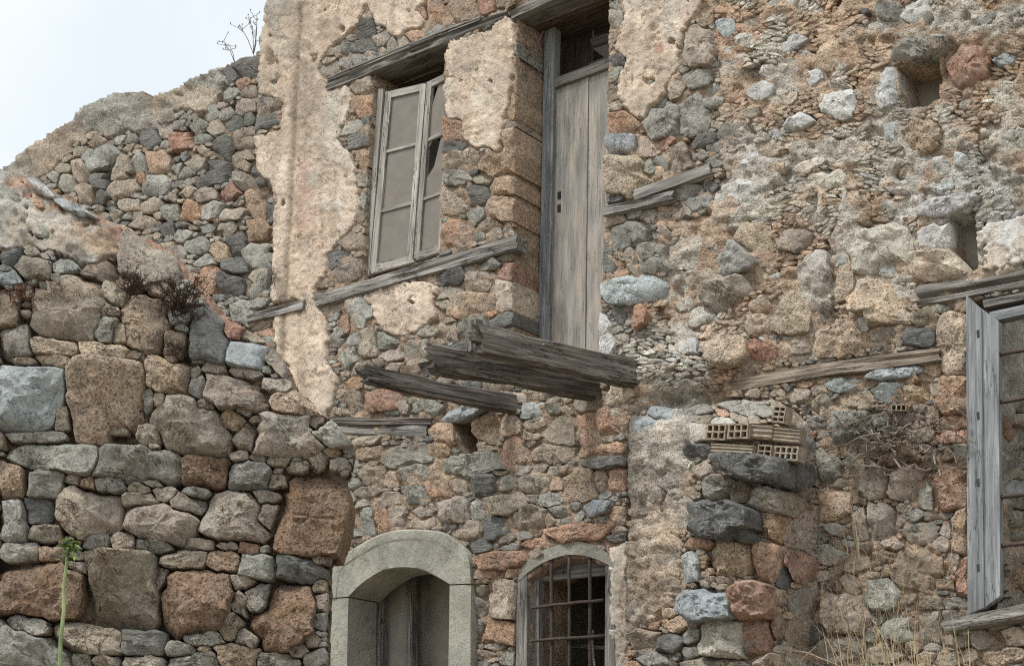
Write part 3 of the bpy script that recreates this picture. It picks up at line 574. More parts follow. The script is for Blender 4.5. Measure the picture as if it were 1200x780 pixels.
BL.fill(BL.mask, [(22, 500), (17, 1800), (13, 3500), (10, 5000), (7, 6000)], (.36, .7), dict(g=8, b=10, d=2, t=1), 1.7, 2.9, rotj=9)

# ------------------------------------------------------------------ near dry stone wall, lower left
LEFT = [(-110, 150), (-30, 182), (0, 194), (20, 202), (45, 210), (60, 222), (85, 238), (120, 254), (142, 262), (172, 278), (203, 296), (222, 318), (245, 345), (265, 368), (288, 384), (312, 398), (332, 420), (348, 455), (374, 476), (386, 486), (402, 505), (416, 520), (412, 546), (404, 560), (411, 590), (405, 625), (395, 652), (385, 662), (383, 780), (382, 900), (-110, 900)]
left_m = pmask(LEFT)
CAPL = [(-110, 140), (0, 190), (60, 222), (142, 260), (142, 300), (118, 308), (95, 312), (62, 298), (30, 288), (12, 292), (-110, 290)]
capl_f = rag(pmask(CAPL) & left_m, 4, .25, 12, 71); capl_f[~left_m] = -1
LL = Layout(left_m & (capl_f < .08), lambda x, y: 0.0)
B = lambda ox, oy, rows: LL.tile(ox, oy, 3, rows, n=6, grow=1.34)
B(0, 520, [(190, 45, 320, 100, 'g', 3, .03), (490, 76, 300, 122, 'g', 6, .03), (715, 98, 156, 108, 'u', 3), (872, 112, 148, 86, 'g', 0, .02), (977, 132, 66, 46, 'b'), (32, 125, 100, 128, 't', 0), (152, 133, 136, 104, 'g', 0, .02), (386, 140, 108, 58, 'g'), (304, 136, 56, 42, 't'), (488, 155, 86, 40, 'b', 8), (535, 136, 74, 30, 'b', 8), (490, 192, 128, 44, 'b'), (578, 172, 86, 48, 'b', -5), (692, 170, 108, 44, 'g', 6), (665, 208, 134, 68, 'b', 8), (135, 236, 118, 94, 'd', 0, -.03), (312, 236, 214, 165, 'b', 3, .02), (42, 270, 106, 150, 'g', 6), (162, 308, 130, 58, 'b', -3), (558, 280, 258, 132, 'b', 5, .03), (820, 255, 235, 185, 'b', 0, .03), (945, 186, 112, 50, 'b'), (938, 245, 66, 92, 'b', 28), (1090, 260, 240, 280, 'u', 0, .02), (70, 380, 134, 70, 'g', -4), (180, 382, 88, 54, 't'), (340, 340, 92, 54, 'g'), (435, 336, 98, 66, 'b', -6), (530, 355, 142, 48, 'g', 10), (700, 348, 108, 48, 'b', 4), (640, 405, 164, 64, 'b', -2, .02), (800, 356, 84, 30, 'b', 5), (872, 366, 68, 44, 'r', 10), (785, 410, 118, 78, 't', 4), (905, 434, 134, 90, 'g', 8, .03), (1045, 438, 165, 86, 'd', 12, .02), (1130, 408, 68, 34, 'b'), (425, 510, 250, 270, 'b', 2, .04), (140, 512, 296, 190, 'u', 4, .02), (268, 430, 88, 38, 'b', 10), (566, 470, 46, 84, 'b', 8), (692, 545, 252, 224, 'u', -8, .05), (860, 486, 108, 56, 'b', 5), (840, 560, 68, 78, 'b', 25), (1000, 605, 195, 236, 'u', 14, .04), (905, 530, 86, 120, 'g', 10), (95, 635, 144, 74, 'g', 10, .02), (300, 682, 250, 104, 'b', 6, .02), (500, 696, 156, 88, 'd', 3, .02), (630, 720, 112, 54, 'g', 0), (718, 682, 165, 46, 'g', -4), (808, 640, 74, 106, 'b', 10), (865, 686, 86, 58, 'b', 25), (75, 725, 330, 150, 'g', 14, .02), (835, 740, 148, 80, 't', 3), (970, 762, 150, 54, 'g'), (1045, 725, 72, 52, 'b', -15), (680, 768, 184, 60, 'g', -4), (500, 768, 150, 50, 'b'), (370, 765, 112, 46, 'b', 6), (288, 765, 70, 54, 'g'), (1105, 752, 84, 60, 'g', -10), (1090, 690, 60, 40, 'b'), (1125, 620, 44, 60, 'g', 20), (1130, 560, 44, 60, 'b'), (1120, 500, 46, 50, 's'), (60, 810, 300, 60, 'b'), (400, 840, 200, 90, 'g'), (650, 850, 220, 90, 'b'), (900, 840, 200, 90, 'g'), (240, 335, 40, 30, 'd')])
B(0, 260, [(95, 612, 245, 225, 'v', 2, .03), (370, 628, 266, 276, 'q', 1, .04), (592, 543, 158, 120, 'q', 2, .02), (690, 575, 58, 80, 'g', 12), (688, 535, 32, 52, 'b'), (520, 625, 38, 92, 'g', 12), (560, 625, 46, 54, 'b', -20), (665, 708, 280, 180, 'b', 20, .04), (825, 600, 214, 126, 'b', 6, .04), (720, 645, 78, 44, 'b', 12), (812, 692, 94, 78, 't', 8), (850, 662, 72, 28, 'g', 12), (755, 515, 88, 34, 'b', 5), (860, 530, 112, 40, 'b', 8), (965, 572, 112, 44, 'b', 10, .02), (1045, 638, 180, 76, 'q', 2, .04), (1000, 738, 240, 140, 'b', 4, .05), (1105, 705, 58, 54, 'b', 25), (868, 752, 80, 80, 'b', 30), (905, 695, 66, 32, 'b'), (190, 436, 165, 56, 'q', 3, .03), (365, 447, 190, 52, 'q', 5, .03), (192, 488, 120, 44, 'q', 4, .02), (80, 487, 104, 24, 'b', 5), (48, 422, 108, 112, 'b', -5), (245, 305, 240, 205, 'b', 8, .03), (365, 375, 74, 96, 'g', 22, .02), (420, 392, 56, 84, 'b', -10), (35, 118, 72, 58, 'd', 10), (30, 195, 78, 46, 'v', 0, .02), (120, 162, 114, 66, 'b', 12, .03), (190, 202, 44, 40, 'g'), (155, 228, 40, 38, 'g'), (398, 246, 92, 62, 'b', 20, .03), (505, 360, 150, 180, 's', 0, .0), (730, 395, 136, 176, 'd', 8, .05), (615, 430, 90, 90, 's', 0), (865, 462, 124, 84, 'v', 12, .06), (920, 370, 78, 60, 'd', 30, .04), (985, 482, 104, 80, 'b', 42, .04), (1050, 538, 40, 62, 'g', 30), (778, 302, 62, 56, 'd', 20, .03), (822, 365, 76, 90, 'r', 25, .03), (880, 402, 84, 32, 'b', 15), (125, 755, 210, 40, 'g'), (30, 300, 84, 120, 's', 0), (525, 125, 185, 170, 'b', 8, .03), (350, 165, 110, 60, 's', 10), (700, 200, 60, 150, 's', -40, .02), (760, 230, 50, 90, 'o', -38, .02), (215, 690, 50, 90, 'b', 0), (520, 740, 90, 70, 'b'), (450, 215, 80, 60, 's'), (560, 232, 80, 50, 's'), (1085, 590, 60, 40, 'g', 30), (1150, 740, 150, 70, 'g', 20, .05), (600, 480, 50, 26, 'b'), (700, 486, 50, 22, 'g'), (420, 735, 100, 30, 'b', 0), (470, 465, 70, 30, 'b', 10)])
CS = Layout(left_m, lambda x, y: 0.0)     # loose stones lying on the broken top
CS.tile(0, 0, 3, [(150, 648, 120, 54, 'w', 36, .06), (262, 722, 160, 46, 'v', 30, .06), (205, 688, 40, 26, 'g', 30), (95, 690, 40, 30, 'r', 30), (300, 765, 60, 34, 'b', 30)], n=2.8, grow=1.15)
CS.tile(0, 170, 5, [(210, 330, 120, 60, 'o', 30), (420, 420, 110, 70, 'o', 32), (560, 560, 160, 110, 't', 10), (330, 360, 60, 40, 'r', 30), (600, 480, 90, 50, 'q', 25), (420, 560, 90, 60, 'b', 20), (250, 500, 130, 70, 'g', -10), (120, 460, 100, 60, 'b', 15), (90, 300, 80, 50, 'g', 20)], n=2.4, grow=1.1, proud=-.012)
LL.fill(LL.mask, [(34, 700), (25, 1500), (18, 2600), (12, 3500)], (.42, .8), dict(b=6, g=7, t=1), 1.5, 3.6, rotj=8, tol=1.12)
LL.fill(LL.mask, [(16, 3000), (11, 5000), (7.5, 5000)], (.25, .5), dict(b=7, g=6, s=1), 1.6, 3, tol=1.24, rotj=12)

# ------------------------------------------------------------------ the house: masonry, plaster, stones
def P1(px, py, off=0.0, plane=FRONT): return Vector(plane.at(px, py, off))
def zero(px, py): return np.zeros_like(np.asarray(px, float))
def house_off(px, py):
    px = np.asarray(px, float); py = np.asarray(py, float)
    q = np.stack([px / 130., py / 130., px * 0], -1)
    b = .14 * np.exp(-((px - 800) / 62) ** 2 - ((py - 432) / 34) ** 2)
    return .035 * fbm(q, 2, 91) * sstep(330, 420, px) + b
def keep_mask(mask):
    return lambda cx, cy: samp(mask.astype(float), cx, cy) > .5
def flake(px, py, seed=0, sx=26., sy=6.5, ang=-.26):
    c, s = math.cos(ang), math.sin(ang)
    w = fbm(np.stack([px / 60., py / 60., px * 0], -1), 2, seed + 5) * .35
    u = (px * c + py * s) / sx; v = (-px * s + py * c) / sy + w * 3
    return 1 - 2 * np.abs(fbm(np.stack([u, v, px * 0], -1), 3, seed, .55))
front_pt = P1(640, 900); house = thing('ruined_house', 'tall ruined stone house front with crumbling plaster, weathered windows and projecting timbers', 'house', (front_pt.x, 0, 0))
base_house = CL['s'] * .5 + CL['m'] * .38
SPOTS = [(980, 150, 260, 330, 'm', .9), (1150, 240, 90, 70, 'w', .8), (1180, 160, 60, 40, 'l', .7), (1090, 190, 60, 40, 'l', .6), (870, 240, 60, 50, 'l', .6), (900, 60, 60, 60, 'o', .5), (1000, 20, 110, 40, 't', .5),
         (860, 50, 34, 40, 'o', .7), (920, 230, 90, 30, 'q', .8), (1020, 330, 130, 70, 'q', .7), (900, 330, 70, 60, 'q', .6), (790, 320, 60, 110, 't', .75), (800, 290, 34, 80, 'o', .35), (735, 400, 44, 50, 'l', .7),
         (790, 430, 80, 46, 'g', .6), (780, 432, 75, 42, 'l', .5), (800, 410, 26, 18, 'w', .6), (850, 380, 60, 40, 'p', .7), (720, 395, 14, 40, 'w', .7), (1120, 140, 80, 60, 'p', .5), (830, 170, 30, 80, 's', .6), (960, 120, 90, 50, 'p', .4), (1010, 90, 50, 60, 'm', .6), (1130, 30, 90, 50, 's', .5),
         (1125, 250, 115, 56, 'w', .7), (900, 242, 80, 26, 'l', .9), (1042, 170, 30, 60, 'l', .85), (830, 300, 40, 90, 't', .6), (1020, 350, 70, 40, 'p', .5), (680, 620, 90, 30, 'o', .8), (610, 640, 40, 30, 'o', .7), (728, 700, 12, 90, 'p', .8), (1090, 560, 40, 120, 'o', .55), (1050, 640, 90, 90, 't', .4)]
def house_h(px, py):
    m = samp(mud_f, px, py)
    Q = np.stack([px / 34., py / 34., px * 0], -1); Q2 = np.stack([px / 9., py / 9., px * 0], -1)
    mudh = -.012 + .026 * fbm(Q, 3, 21) + .020 * flake(px, py, 23) * (.55 + .6 * vnoise(Q * .5, 29)) + .016 * fbm(Q2, 3, 27) - .05 * sstep(.42, .7, fbm(Q * 1.5, 3, 28))
    rub = -.018 + .026 * fbm(Q2, 3, 25)
    st = samp(blur(stub_m, 5), px, py)
    cav = .16 * np.exp(-((px - 784) / 22) ** 2 - ((py - 467) / 6.) ** 2) + .10 * np.exp(-((px - 872) / 12) ** 2 - ((py - 402) / 9.) ** 2)
    return rub * (1 - m) + mudh * m - .05 * st - cav
def house_c(px, py):
    C = paint(base_house, SPOTS, px, py, 3)
    n = fbm(np.stack([px / 22., py / 22., px * 0], -1), 4, 33)[:, None]
    fl = flake(px, py, 23)[:, None]; m = samp(mud_f, px, py)[:, None]
    C = C * (1 + .22 * n)
    w = sstep(.10, .34, fbm(np.stack([px / 38., py / 26., px * 0 + 5], -1), 5, 35, .62))[:, None] * m * .9
    w2 = sstep(.1, .6, fbm(np.stack([px / 50., py / 40., px * 0 + 9], -1), 5, 37, .6))[:, None] * m * .75; C = C * (1 - w2) + (CL['t'] * .5 + CL['o'] * .5) * w2
    C = C * (1 - w) + CL['l'] * w
    return C * (1 - .12 * m * (1 - fl) * .5)
SOCK = []
wall_keep = house_m & (GX > 300)
sheet('masonry', house, FRONT, 2.5, keep_mask(wall_keep & ~(pmask(SUR_A) & (GY > 640) & (GX > 396) & (GX < 541))), house_off, house_h, house_c, M['mortar'], HOLES, .5)
def pl_layer(px, py): return sstep(-.03, .03, fbm(np.stack([px / 24., py / 30., px * 0 + 12], -1), 5, 45, .62) + .12)     # where the top coat still holds
def plaster_h(px, py):
    m = samp(plaster_f, px, py)
    Q = np.stack([px / 40., py / 40., px * 0], -1); Q2 = np.stack([px / 8., py / 8., px * 0], -1)
    x0 = 352 - (py / 300.) * 16
    rib = .013 * np.exp(-((px - x0 + 5) / 4.5) ** 2) - .016 * np.exp(-((px - x0 - 2) / 2.0) ** 2)
    crack = sstep(.035, .0, np.abs(fbm(np.stack([px / 28., py / 34., px * 0 + 3], -1), 3, 47))) * sstep(-.1, .3, fbm(Q * .6, 2, 49))
    return -.09 + .105 * sstep(-.09, .10, m) + .010 * fbm(Q, 3, 41) + .0045 * fbm(Q2 * 1.4, 3, 43) + .013 * (pl_layer(px, py) - .5) - .016 * crack + rib * (px < 400)
def plaster_c(px, py):
    sp = [(335, 50, 62, 115, 'b', .95), (318, 110, 20, 60, 'q', .8), (320, 20, 30, 60, 'g', .55), (345, 120, 30, 100, 'b', .6), (400, 30, 40, 60, 't', .35), (362, 230, 13, 170, 'r', .62), (364, 90, 12, 130, 's', .85), (342, 260, 7, 130, 'o', .35), (380, 240, 6, 120, 'o', .4), (360, 320, 20, 60, 't', .45), (305, 60, 10, 80, 'b', .5), (470, 370, 60, 40, 'q', .35),
          (345, 420, 40, 60, 'q', .8), (375, 350, 30, 40, 'q', .5), (580, 60, 30, 50, 'q', .4), (560, 120, 14, 14, 'v', .5), (535, 100, 20, 40, 'l', .5), (760, 60, 26, 60, 'q', .35), (770, 10, 40, 30, 'l', .5), (1220, 270, 120, 60, 'w', .9), (480, 20, 50, 40, 'q', .4), (728, 700, 20, 110, 'l', .8), (775, 55, 5, 7, 'r', .9), (395, 200, 24, 90, 'l', .5)]
    C = paint(CL['p'], sp, px, py, 13, 16.)
    n = fbm(np.stack([px / 26., py / 26., px * 0], -1), 4, 53)[:, None]; n2 = fbm(np.stack([px / 6., py / 9., px * 0], -1), 3, 57)[:, None]
    lw = (1 - pl_layer(px, py))[:, None] * .55; C = C * (1 - lw) + (CL['q'] * 1.02) * lw
    C = C * (1 + .13 * n + .06 * n2)
    sk_ = fbm(np.stack([px / 7., py / 120., px * 0 + 2], -1), 4, 59, .6)[:, None]; sg = sstep(.1, .6, sk_) * .38      # streaks left by rain
    C = C * (1 - sg) + (CL['s'] * .75 + CL['r'] * .2) * sg; sl_ = sstep(.1, .6, -sk_) * .18; C = C * (1 - sl_) + CL['l'] * 1.08 * sl_
    sb_ = sstep(.2, .6, fbm(np.stack([px / 30., py / 30., px * 0 + 7], -1), 4, 58, .6))[:, None] * .4; C = C * (1 - sb_) + CL['b'] * sb_
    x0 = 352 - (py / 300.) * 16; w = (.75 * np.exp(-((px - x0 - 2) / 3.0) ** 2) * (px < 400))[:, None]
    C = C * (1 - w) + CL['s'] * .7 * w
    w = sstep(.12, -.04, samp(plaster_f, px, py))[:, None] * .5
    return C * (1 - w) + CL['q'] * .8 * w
for k_, poly_ in enumerate(PL):
    near_ = blur(pmask(poly_), 7) > .02
    xs_, ys_ = [p[0] for p in poly_], [p[1] for p in poly_]
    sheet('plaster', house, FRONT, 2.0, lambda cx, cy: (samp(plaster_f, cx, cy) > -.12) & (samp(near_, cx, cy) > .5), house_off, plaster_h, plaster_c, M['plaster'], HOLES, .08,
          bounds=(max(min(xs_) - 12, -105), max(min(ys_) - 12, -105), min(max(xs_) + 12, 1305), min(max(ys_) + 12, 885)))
n_h = build_stones(HL, house, FRONT, house_off, .0073, 300, local=house_c, bulge=.065, gap=.38, blocky=6, depth=.5, facets=2)

for (hp, d_) in ((HO1, .38), (HO2, .3), (HO3, .32)):     # the beam sockets end in stone
    cx_ = sum(p[0] for p in hp) / len(hp); cy_ = sum(p[1] for p in hp) / len(hp)
    SOCK.append(([(cx_ + (x - cx_) * 3, cy_ + (y - cy_) * 3) for x, y in hp], d_))
# ------------------------------------------------------------------ broken cross wall
def stub_off(px, py):
    px = np.asarray(px, float); py = np.asarray(py, float)
    o = .10 + .36 * sstep(755, 850, px) * sstep(455, 500, py) + .03 * fbm(np.stack([px / 60., py / 60., px * 0], -1), 2, 97)
    return o - .42 * sstep(902, 962, px) - .12 * sstep(520, 470, py)
sp_ = P1(840, 900); stub = thing('broken_cross_wall', 'broken end of a cross wall with hollow bricks, standing out between barred window and vines', 'broken wall', (sp_.x, -.2, 0))
def stub_h(px, py):
    Q = np.stack([px / 30., py / 30., px * 0], -1); Q2 = np.stack([px / 8., py / 8., px * 0], -1)
    r = samp(blur(pmask([(735, 482), (815, 480), (812, 540), (800, 600), (800, 690), (760, 735), (735, 735)]), 6), px, py)
    return -.05 + .06 * r + .032 * fbm(Q, 4, 61, .6) + .02 * fbm(Q2, 3, 63) + .008 * flake(px, py, 65, 18, 8, 0) - .12 * sstep(.35, .1, samp(blur(stub_m, 4), px, py))
def stub_c(px, py):
    C = paint(CL['b'] * .6 + CL['l'] * .4, [(765, 540, 50, 90, 'l', .6), (770, 590, 50, 40, 'b', .5), (765, 640, 40, 60, 'q', .7), (780, 690, 40, 50, 't', .6), (880, 660, 60, 60, 'o', .55), (900, 600, 50, 40, 'r', .4), (850, 560, 40, 30, 't', .7), (860, 730, 60, 60, 's', .8), (930, 560, 40, 120, 's', .6), (745, 760, 30, 60, 'b', .5), (745, 580, 14, 60, 'b', .7)], px, py, 17)
    return C * (1 + .25 * fbm(np.stack([px / 16., py / 16., px * 0], -1), 4, 67)[:, None])
sheet('masonry', stub, FRONT, 2.5, keep_mask(stub_m), stub_off, stub_h, stub_c, M['mortar'], (), .7, bounds=(725, 455, 965, 885))
build_stones(SL, stub, FRONT, stub_off, .0068, 300, local=stub_c, bulge=.10, gap=.5, blocky=5, depth=.6, facets=3, rough=1.3)

# ------------------------------------------------------------------ wall running on to the left
bp_ = P1(150, 560, 0, BACKW); back = thing('rubble_wall', 'lower rubble stone wall under the sky, running left from the house corner', 'stone wall', (bp_.x, .3, 0))
def back_h(px, py):
    Q = np.stack([px / 26., py / 26., px * 0], -1); Q2 = np.stack([px / 7., py / 7., px * 0], -1)
    return -.066 + .066 * sstep(-.10, .12, samp(capb_f, px, py)) + .045 * fbm(Q, 4, 71) + .02 * fbm(Q2, 4, 73)
def back_c(px, py):
    C = paint(CL['s'] * .85, [], px, py); w = sstep(-.05, .1, samp(capb_f, px, py))[:, None]
    cap = paint(CL['b'] * .5 + CL['g'] * .5, [(120, 130, 40, 30, 'g', .7), (60, 170, 50, 30, 's', .6), (230, 120, 40, 30, 'q', .6), (250, 90, 50, 14, 'g', .9), (80, 180, 60, 20, 'q', .5)], px, py, 19)
    C = C * (1 - w) + cap * w
    return C * (1 + .22 * fbm(np.stack([px / 18., py / 18., px * 0], -1), 4, 75)[:, None])
sheet('masonry', back, BACKW, 2.5, keep_mask(back_m), zero, back_h, back_c, M['mortar'], (), .6, bounds=(-105, 50, 425, 560))
build_stones(BL, back, BACKW, zero, .0088, 300, bulge=.07, gap=.45, blocky=6, depth=.5, facets=2)

# ------------------------------------------------------------------ near dry stone wall
def left_off(px, py):
    px = np.asarray(px, float); py = np.asarray(py, float)
    lean = -.0047 * .8 * np.maximum(0, 288 + .52 * px - py)
    return lean + .03 * fbm(np.stack([px / 110., py / 110., px * 0], -1), 2, 99) + .05 * sstep(560, 800, py)
lp_ = P1(190, 900, 0, NEAR); dry = thing('dry_stone_wall', 'near dry stone wall of big tan and grey blocks, its top broken into a slope', 'stone wall', (lp_.x, lp_.y, 0))
def left_h(px, py):
    Q = np.stack([px / 30., py / 30., px * 0], -1); Q2 = np.stack([px / 9., py / 9., px * 0], -1)
    cap = sstep(-.08, .12, samp(capl_f, px, py)); top = sstep(-60, 60, (215 + .66 * px) - py)
    crack = sstep(.03, .0, np.abs(fbm(np.stack([px / 70., py / 60., px * 0 + 8], -1), 2, 87)))
    return -.105 + .06 * top * (1 - cap) + .09 * cap + .04 * fbm(Q, 4, 81) + .022 * fbm(Q2, 4, 83) - .05 * crack * cap
def left_c(px, py):
    C = paint(CL['s'] * .62, [], px, py); top = sstep(-60, 40, (225 + .66 * px) - py)[:, None] * .9
    C = C * (1 - top) + (CL['r'] * .85 + CL['q'] * .15) * top
    cap = paint(CL['g'] * .55 + CL['l'] * .4, [(40, 250, 60, 26, 'l', .4), (100, 280, 50, 30, 'b', .8), (125, 285, 26, 24, 't', .8), (75, 245, 36, 10, 'o', .5), (20, 210, 30, 20, 'g', .6), (30, 270, 50, 20, 'q', .4), (32, 212, 26, 7, 'o', .8), (78, 240, 30, 8, 'r', .8), (112, 258, 24, 8, 'o', .8), (140, 272, 20, 9, 'r', .7), (60, 255, 26, 12, 'l', .6)], px, py, 23)
    w = sstep(-.04, .1, samp(capl_f, px, py))[:, None]; C = C * (1 - w) + cap * w
    return C * (1 + .24 * fbm(np.stack([px / 18., py / 18., px * 0], -1), 4, 85)[:, None])
sheet('masonry', dry, NEAR, 2.5, keep_mask(left_m), left_off, left_h, left_c, M['soil'], (), .75, bounds=(-105, 130, 430, 885), sdir=rays(402, 600) / np.linalg.norm(rays(402, 600)))
build_stones(CS, dry, NEAR, left_off, .0047, 60, bulge=.10, gap=.3, blocky=5, depth=.5, facets=3, sharp=28)
build_stones(LL, dry, NEAR, left_off, .0047, 280, bulge=.05, gap=.7, blocky=10, depth=.75, facets=3, sharp=28)

# courses that go on below the picture, down to the ground
def low(name, parent, plane, x0, x1, off, c, y0=880, y1=1360):
    sheet(name, parent, plane, 9, lambda a, b: a > -1e9, lambda px, py: zero(px, py) + off, lambda px, py: .05 * fbm(np.stack([px / 30., py / 22., px * 0], -1), 3, 5) + .05 * flake(px, py, 6, 40, 14, 0),
          lambda px, py: np.repeat(c[None], len(px), 0) * (1 + .3 * fbm(np.stack([px / 30., py / 22., px * 0], -1), 3, 6))[:, None], M['mortar'], (), .5, bounds=(x0, y0, x1, y1))
low('footing', house, FRONT, 553, 1305, -.03, CL['b'] * .8); low('footing', house, FRONT, 300, 386, -.03, CL['b'] * .8); low('footing', dry, NEAR, -105, 384, .0, CL['b'] * .7)
low('footing', back, BACKW, -105, 332, -.03, CL['b'] * .7, 552, 1250)          # the walls go on beyond the picture
low('wall_run', back, BACKW, -500, -98, -.03, CL['b'] * .7, 300, 1250); low('wall_run', dry, NEAR, -420, -98, .0, CL['b'] * .65, 160, 1360)
low('wall_run', house, FRONT, 1300, 1700, -.01, CL['m'] * .75, -105, 1360)
gx = [(-300, -60), (300, -60), (300, 300), (-300, 300)]
n = 60; xs = np.sign(np.linspace(-1, 1, n)) * np.abs(np.linspace(-1, 1, n)) ** 3 * 400
GXX, GYY = np.meshgrid(xs, xs); gz = .12 * fbm(np.stack([GXX / 3, GYY / 3, GXX * 0], -1), 3, 2) * np.exp(-np.hypot(GXX, GYY) / 60)
gz = gz - .12
I = np.arange(n * n).reshape(n, n)
tag(link('ground', mesh_of('ground', np.stack([GXX.ravel(), GYY.ravel(), gz.ravel()], -1), np.stack([I[:-1, :-1], I[:-1, 1:], I[1:, 1:], I[1:, :-1]], -1).reshape(-1, 4), None, M['ground'])),
    'dry earth ground at the foot of the ruins', None, None, 'structure')

# ------------------------------------------------------------------ timber
def frame_mat(p0, p1, up):
    x = (p1 - p0).normalized(); y = Vector(up).cross(x).normalized(); z = x.cross(y)
    m = Matrix((x, y, z)).transposed().to_4x4(); m.translation = (p0 + p1) / 2; return m
def timber(name, p0, p1, w, h, mat, parent, up=(0, 0, 1), rough=1.0, K=22, ragged=.03):
    """an old sawn timber: split along the grain, corners worn, ends ragged"""
    Lg = (p1 - p0).length; seg = max(int(Lg / .05), 6); sd = random.randint(0, 9999)
    a = (np.arange(K) + .5) * 2 * math.pi / K; s = np.maximum(np.abs(np.cos(a)), np.abs(np.sin(a))) ** .86
    cy, cz = np.cos(a) / s * w / 2, np.sin(a) / s * h / 2
    xs = np.linspace(-Lg / 2, Lg / 2, seg + 1); mn = min(w, h)
    X = np.repeat(xs[:, None], K, 1); A = np.repeat(np.arange(K)[None], seg + 1, 0)
    gv = vnoise(np.stack([X * 1.3, A * 1.37, X * 0 + sd], -1)); gr = np.where(gv > .25, (gv - .25) * .35, 0) * mn * rough
    wob = .05 * mn * rough * fbm(np.stack([X * 4, A * .35, X * 0 + sd], -1), 2, 7)
    sc = 1 - gr / (mn / 2) * .7 + wob / (mn / 2)
    bow = .02 * Lg * rough * .5 * vnoise(np.stack([X / Lg * 2, X * 0, X * 0 + sd * 1.7], -1))
    ee = np.zeros_like(X); ej = ragged * vnoise(np.stack([A[0] * .9, A[0] * 0, A[0] * 0 + sd], -1)); ee[0] = -np.abs(ej); ee[-1] = np.abs(np.roll(ej, 3))
    V = np.stack([X + ee, cy[None] * sc, cz[None] * sc + bow], -1).reshape(-1, 3)
    F_ = []
    for i in range(seg):
        for k in range(K): F_.append((i * K + k, (i + 1) * K + k, (i + 1) * K + (k + 1) % K, i * K + (k + 1) % K))
    n_ = len(V); V = np.concatenate([V, [[-Lg / 2 + .01, 0, bow[0, 0]], [Lg / 2 - .01, 0, bow[-1, 0]]]])
    for k in range(K): F_.append((k, (k + 1) % K, n_)); F_.append((seg * K + (k + 1) % K, seg * K + k, n_ + 1))
    return link(name, mesh_of(name, V, F_, None, M[mat], True, 34), parent, mw=frame_mat(p0, p1, up))
def beam_px(a, b, t, depth, proud, mat, name, parent, plane=FRONT, rough=1.0):
    q0, q1 = P1(a[0], a[1], proud, plane), P1(b[0], b[1], proud, plane)
    h = (P1((a[0] + b[0]) / 2, (a[1] + b[1]) / 2, proud, plane) - P1((a[0] + b[0]) / 2, (a[1] + b[1]) / 2 + t, proud, plane)).length
    nn = Vector(plane.n); x = (q1 - q0).normalized(); up = nn.cross(x); up = up if up.z > 0 else -up
    sh = -up * h / 2 - nn * depth / 2
    return timber(name, q0 + sh, q1 + sh, depth, h, mat, parent, up, rough)
for (a, b, t, dp, pr, mt, nm) in BEAMS: beam_px(a, b, t, dp, pr, mt, nm, house)
beam_px((384, 89), (560, 17), 6, .2, .05, 'old_wood', 'lintel_board', house, rough=.6)
# joists of the lost balcony: their outer ends hang in the air towards the lens
def joist(l, lo, r, ro, w, h, nm='joist'): return timber(nm, P1(l[0], l[1], lo), P1(r[0], r[1], ro), w, h, 'dark_wood', house, rough=1.35, ragged=.13)
joist((566, 399), 1.25, (745, 441), .02, .12, .235)
joist((510, 421), 1.3, (693, 454), .05, .12, .225)
joist((433, 441), 1.15, (606, 474), .0, .11, .16)
timber('joist_peg', P1(556, 377, 1.22), P1(556, 412, 1.22), .11, .115, 'old_wood', house, up=(0, -1, 0), rough=1.0, ragged=.01)

def prism(name, poly, off, depth, mat, parent, plane=FRONT, axis=None, ch=.004):
    """a flat piece with real thickness and eased front edges; the grain runs along axis"""
    p = [P1(x, y, off, plane) for x, y in poly]; n_ = len(p); c = sum(p, Vector()) / n_; nn = Vector(plane.n)
    if axis is None:
        e = [(p[(k + 1) % n_] - p[k]) for k in range(n_)]; x = max(e, key=lambda v: v.length).normalized()
    else: x = (P1(*axis[1], off, plane) - P1(*axis[0], off, plane)).normalized()
    z = (-nn).cross(x).normalized(); y = z.cross(x)
    m = Matrix((x, y, z)).transposed().to_4x4(); m.translation = c; mi = m.inverted()
    area = sum(((p[k] - c).cross(p[(k + 1) % n_] - c)).dot(nn) for k in range(n_))
    if area < 0: p = p[::-1]
    ins = [v + (c - v).normalized() * ch * 1.4 for v in p]
    V = [mi @ (v - nn * depth) for v in p] + [mi @ (v - nn * ch) for v in p] + [mi @ v for v in ins]
    F_ = []
    for r in (0, 1):
        for k in range(n_): F_.append((r * n_ + k, r * n_ + (k + 1) % n_, (r + 1) * n_ + (k + 1) % n_, (r + 1) * n_ + k))
    F_.append(tuple(range(2 * n_, 3 * n_))); F_.append(tuple(range(n_ - 1, -1, -1)))
    return link(name, mesh_of(name, [tuple(v) for v in V], F_, None, M[mat] if isinstance(mat, str) else mat, False), parent, mw=m)
def bar_px(name, a, b, t, off, depth, mat, parent, plane=FRONT):
    """a frame member between two points of the photograph, t pixels wide"""
    dx, dy = b[0] - a[0], b[1] - a[1]; l = math.hypot(dx, dy); nx_, ny_ = -dy / l * t / 2, dx / l * t / 2
    return prism(name, [(a[0] + nx_, a[1] + ny_), (b[0] + nx_, b[1] + ny_), (b[0] - nx_, b[1] - ny_), (a[0] - nx_, a[1] - ny_)], off, depth, mat, parent, plane, (a, b))

for (poly_, d_) in SOCK: prism('socket_back', poly_, -d_, .05, 'inner', house)
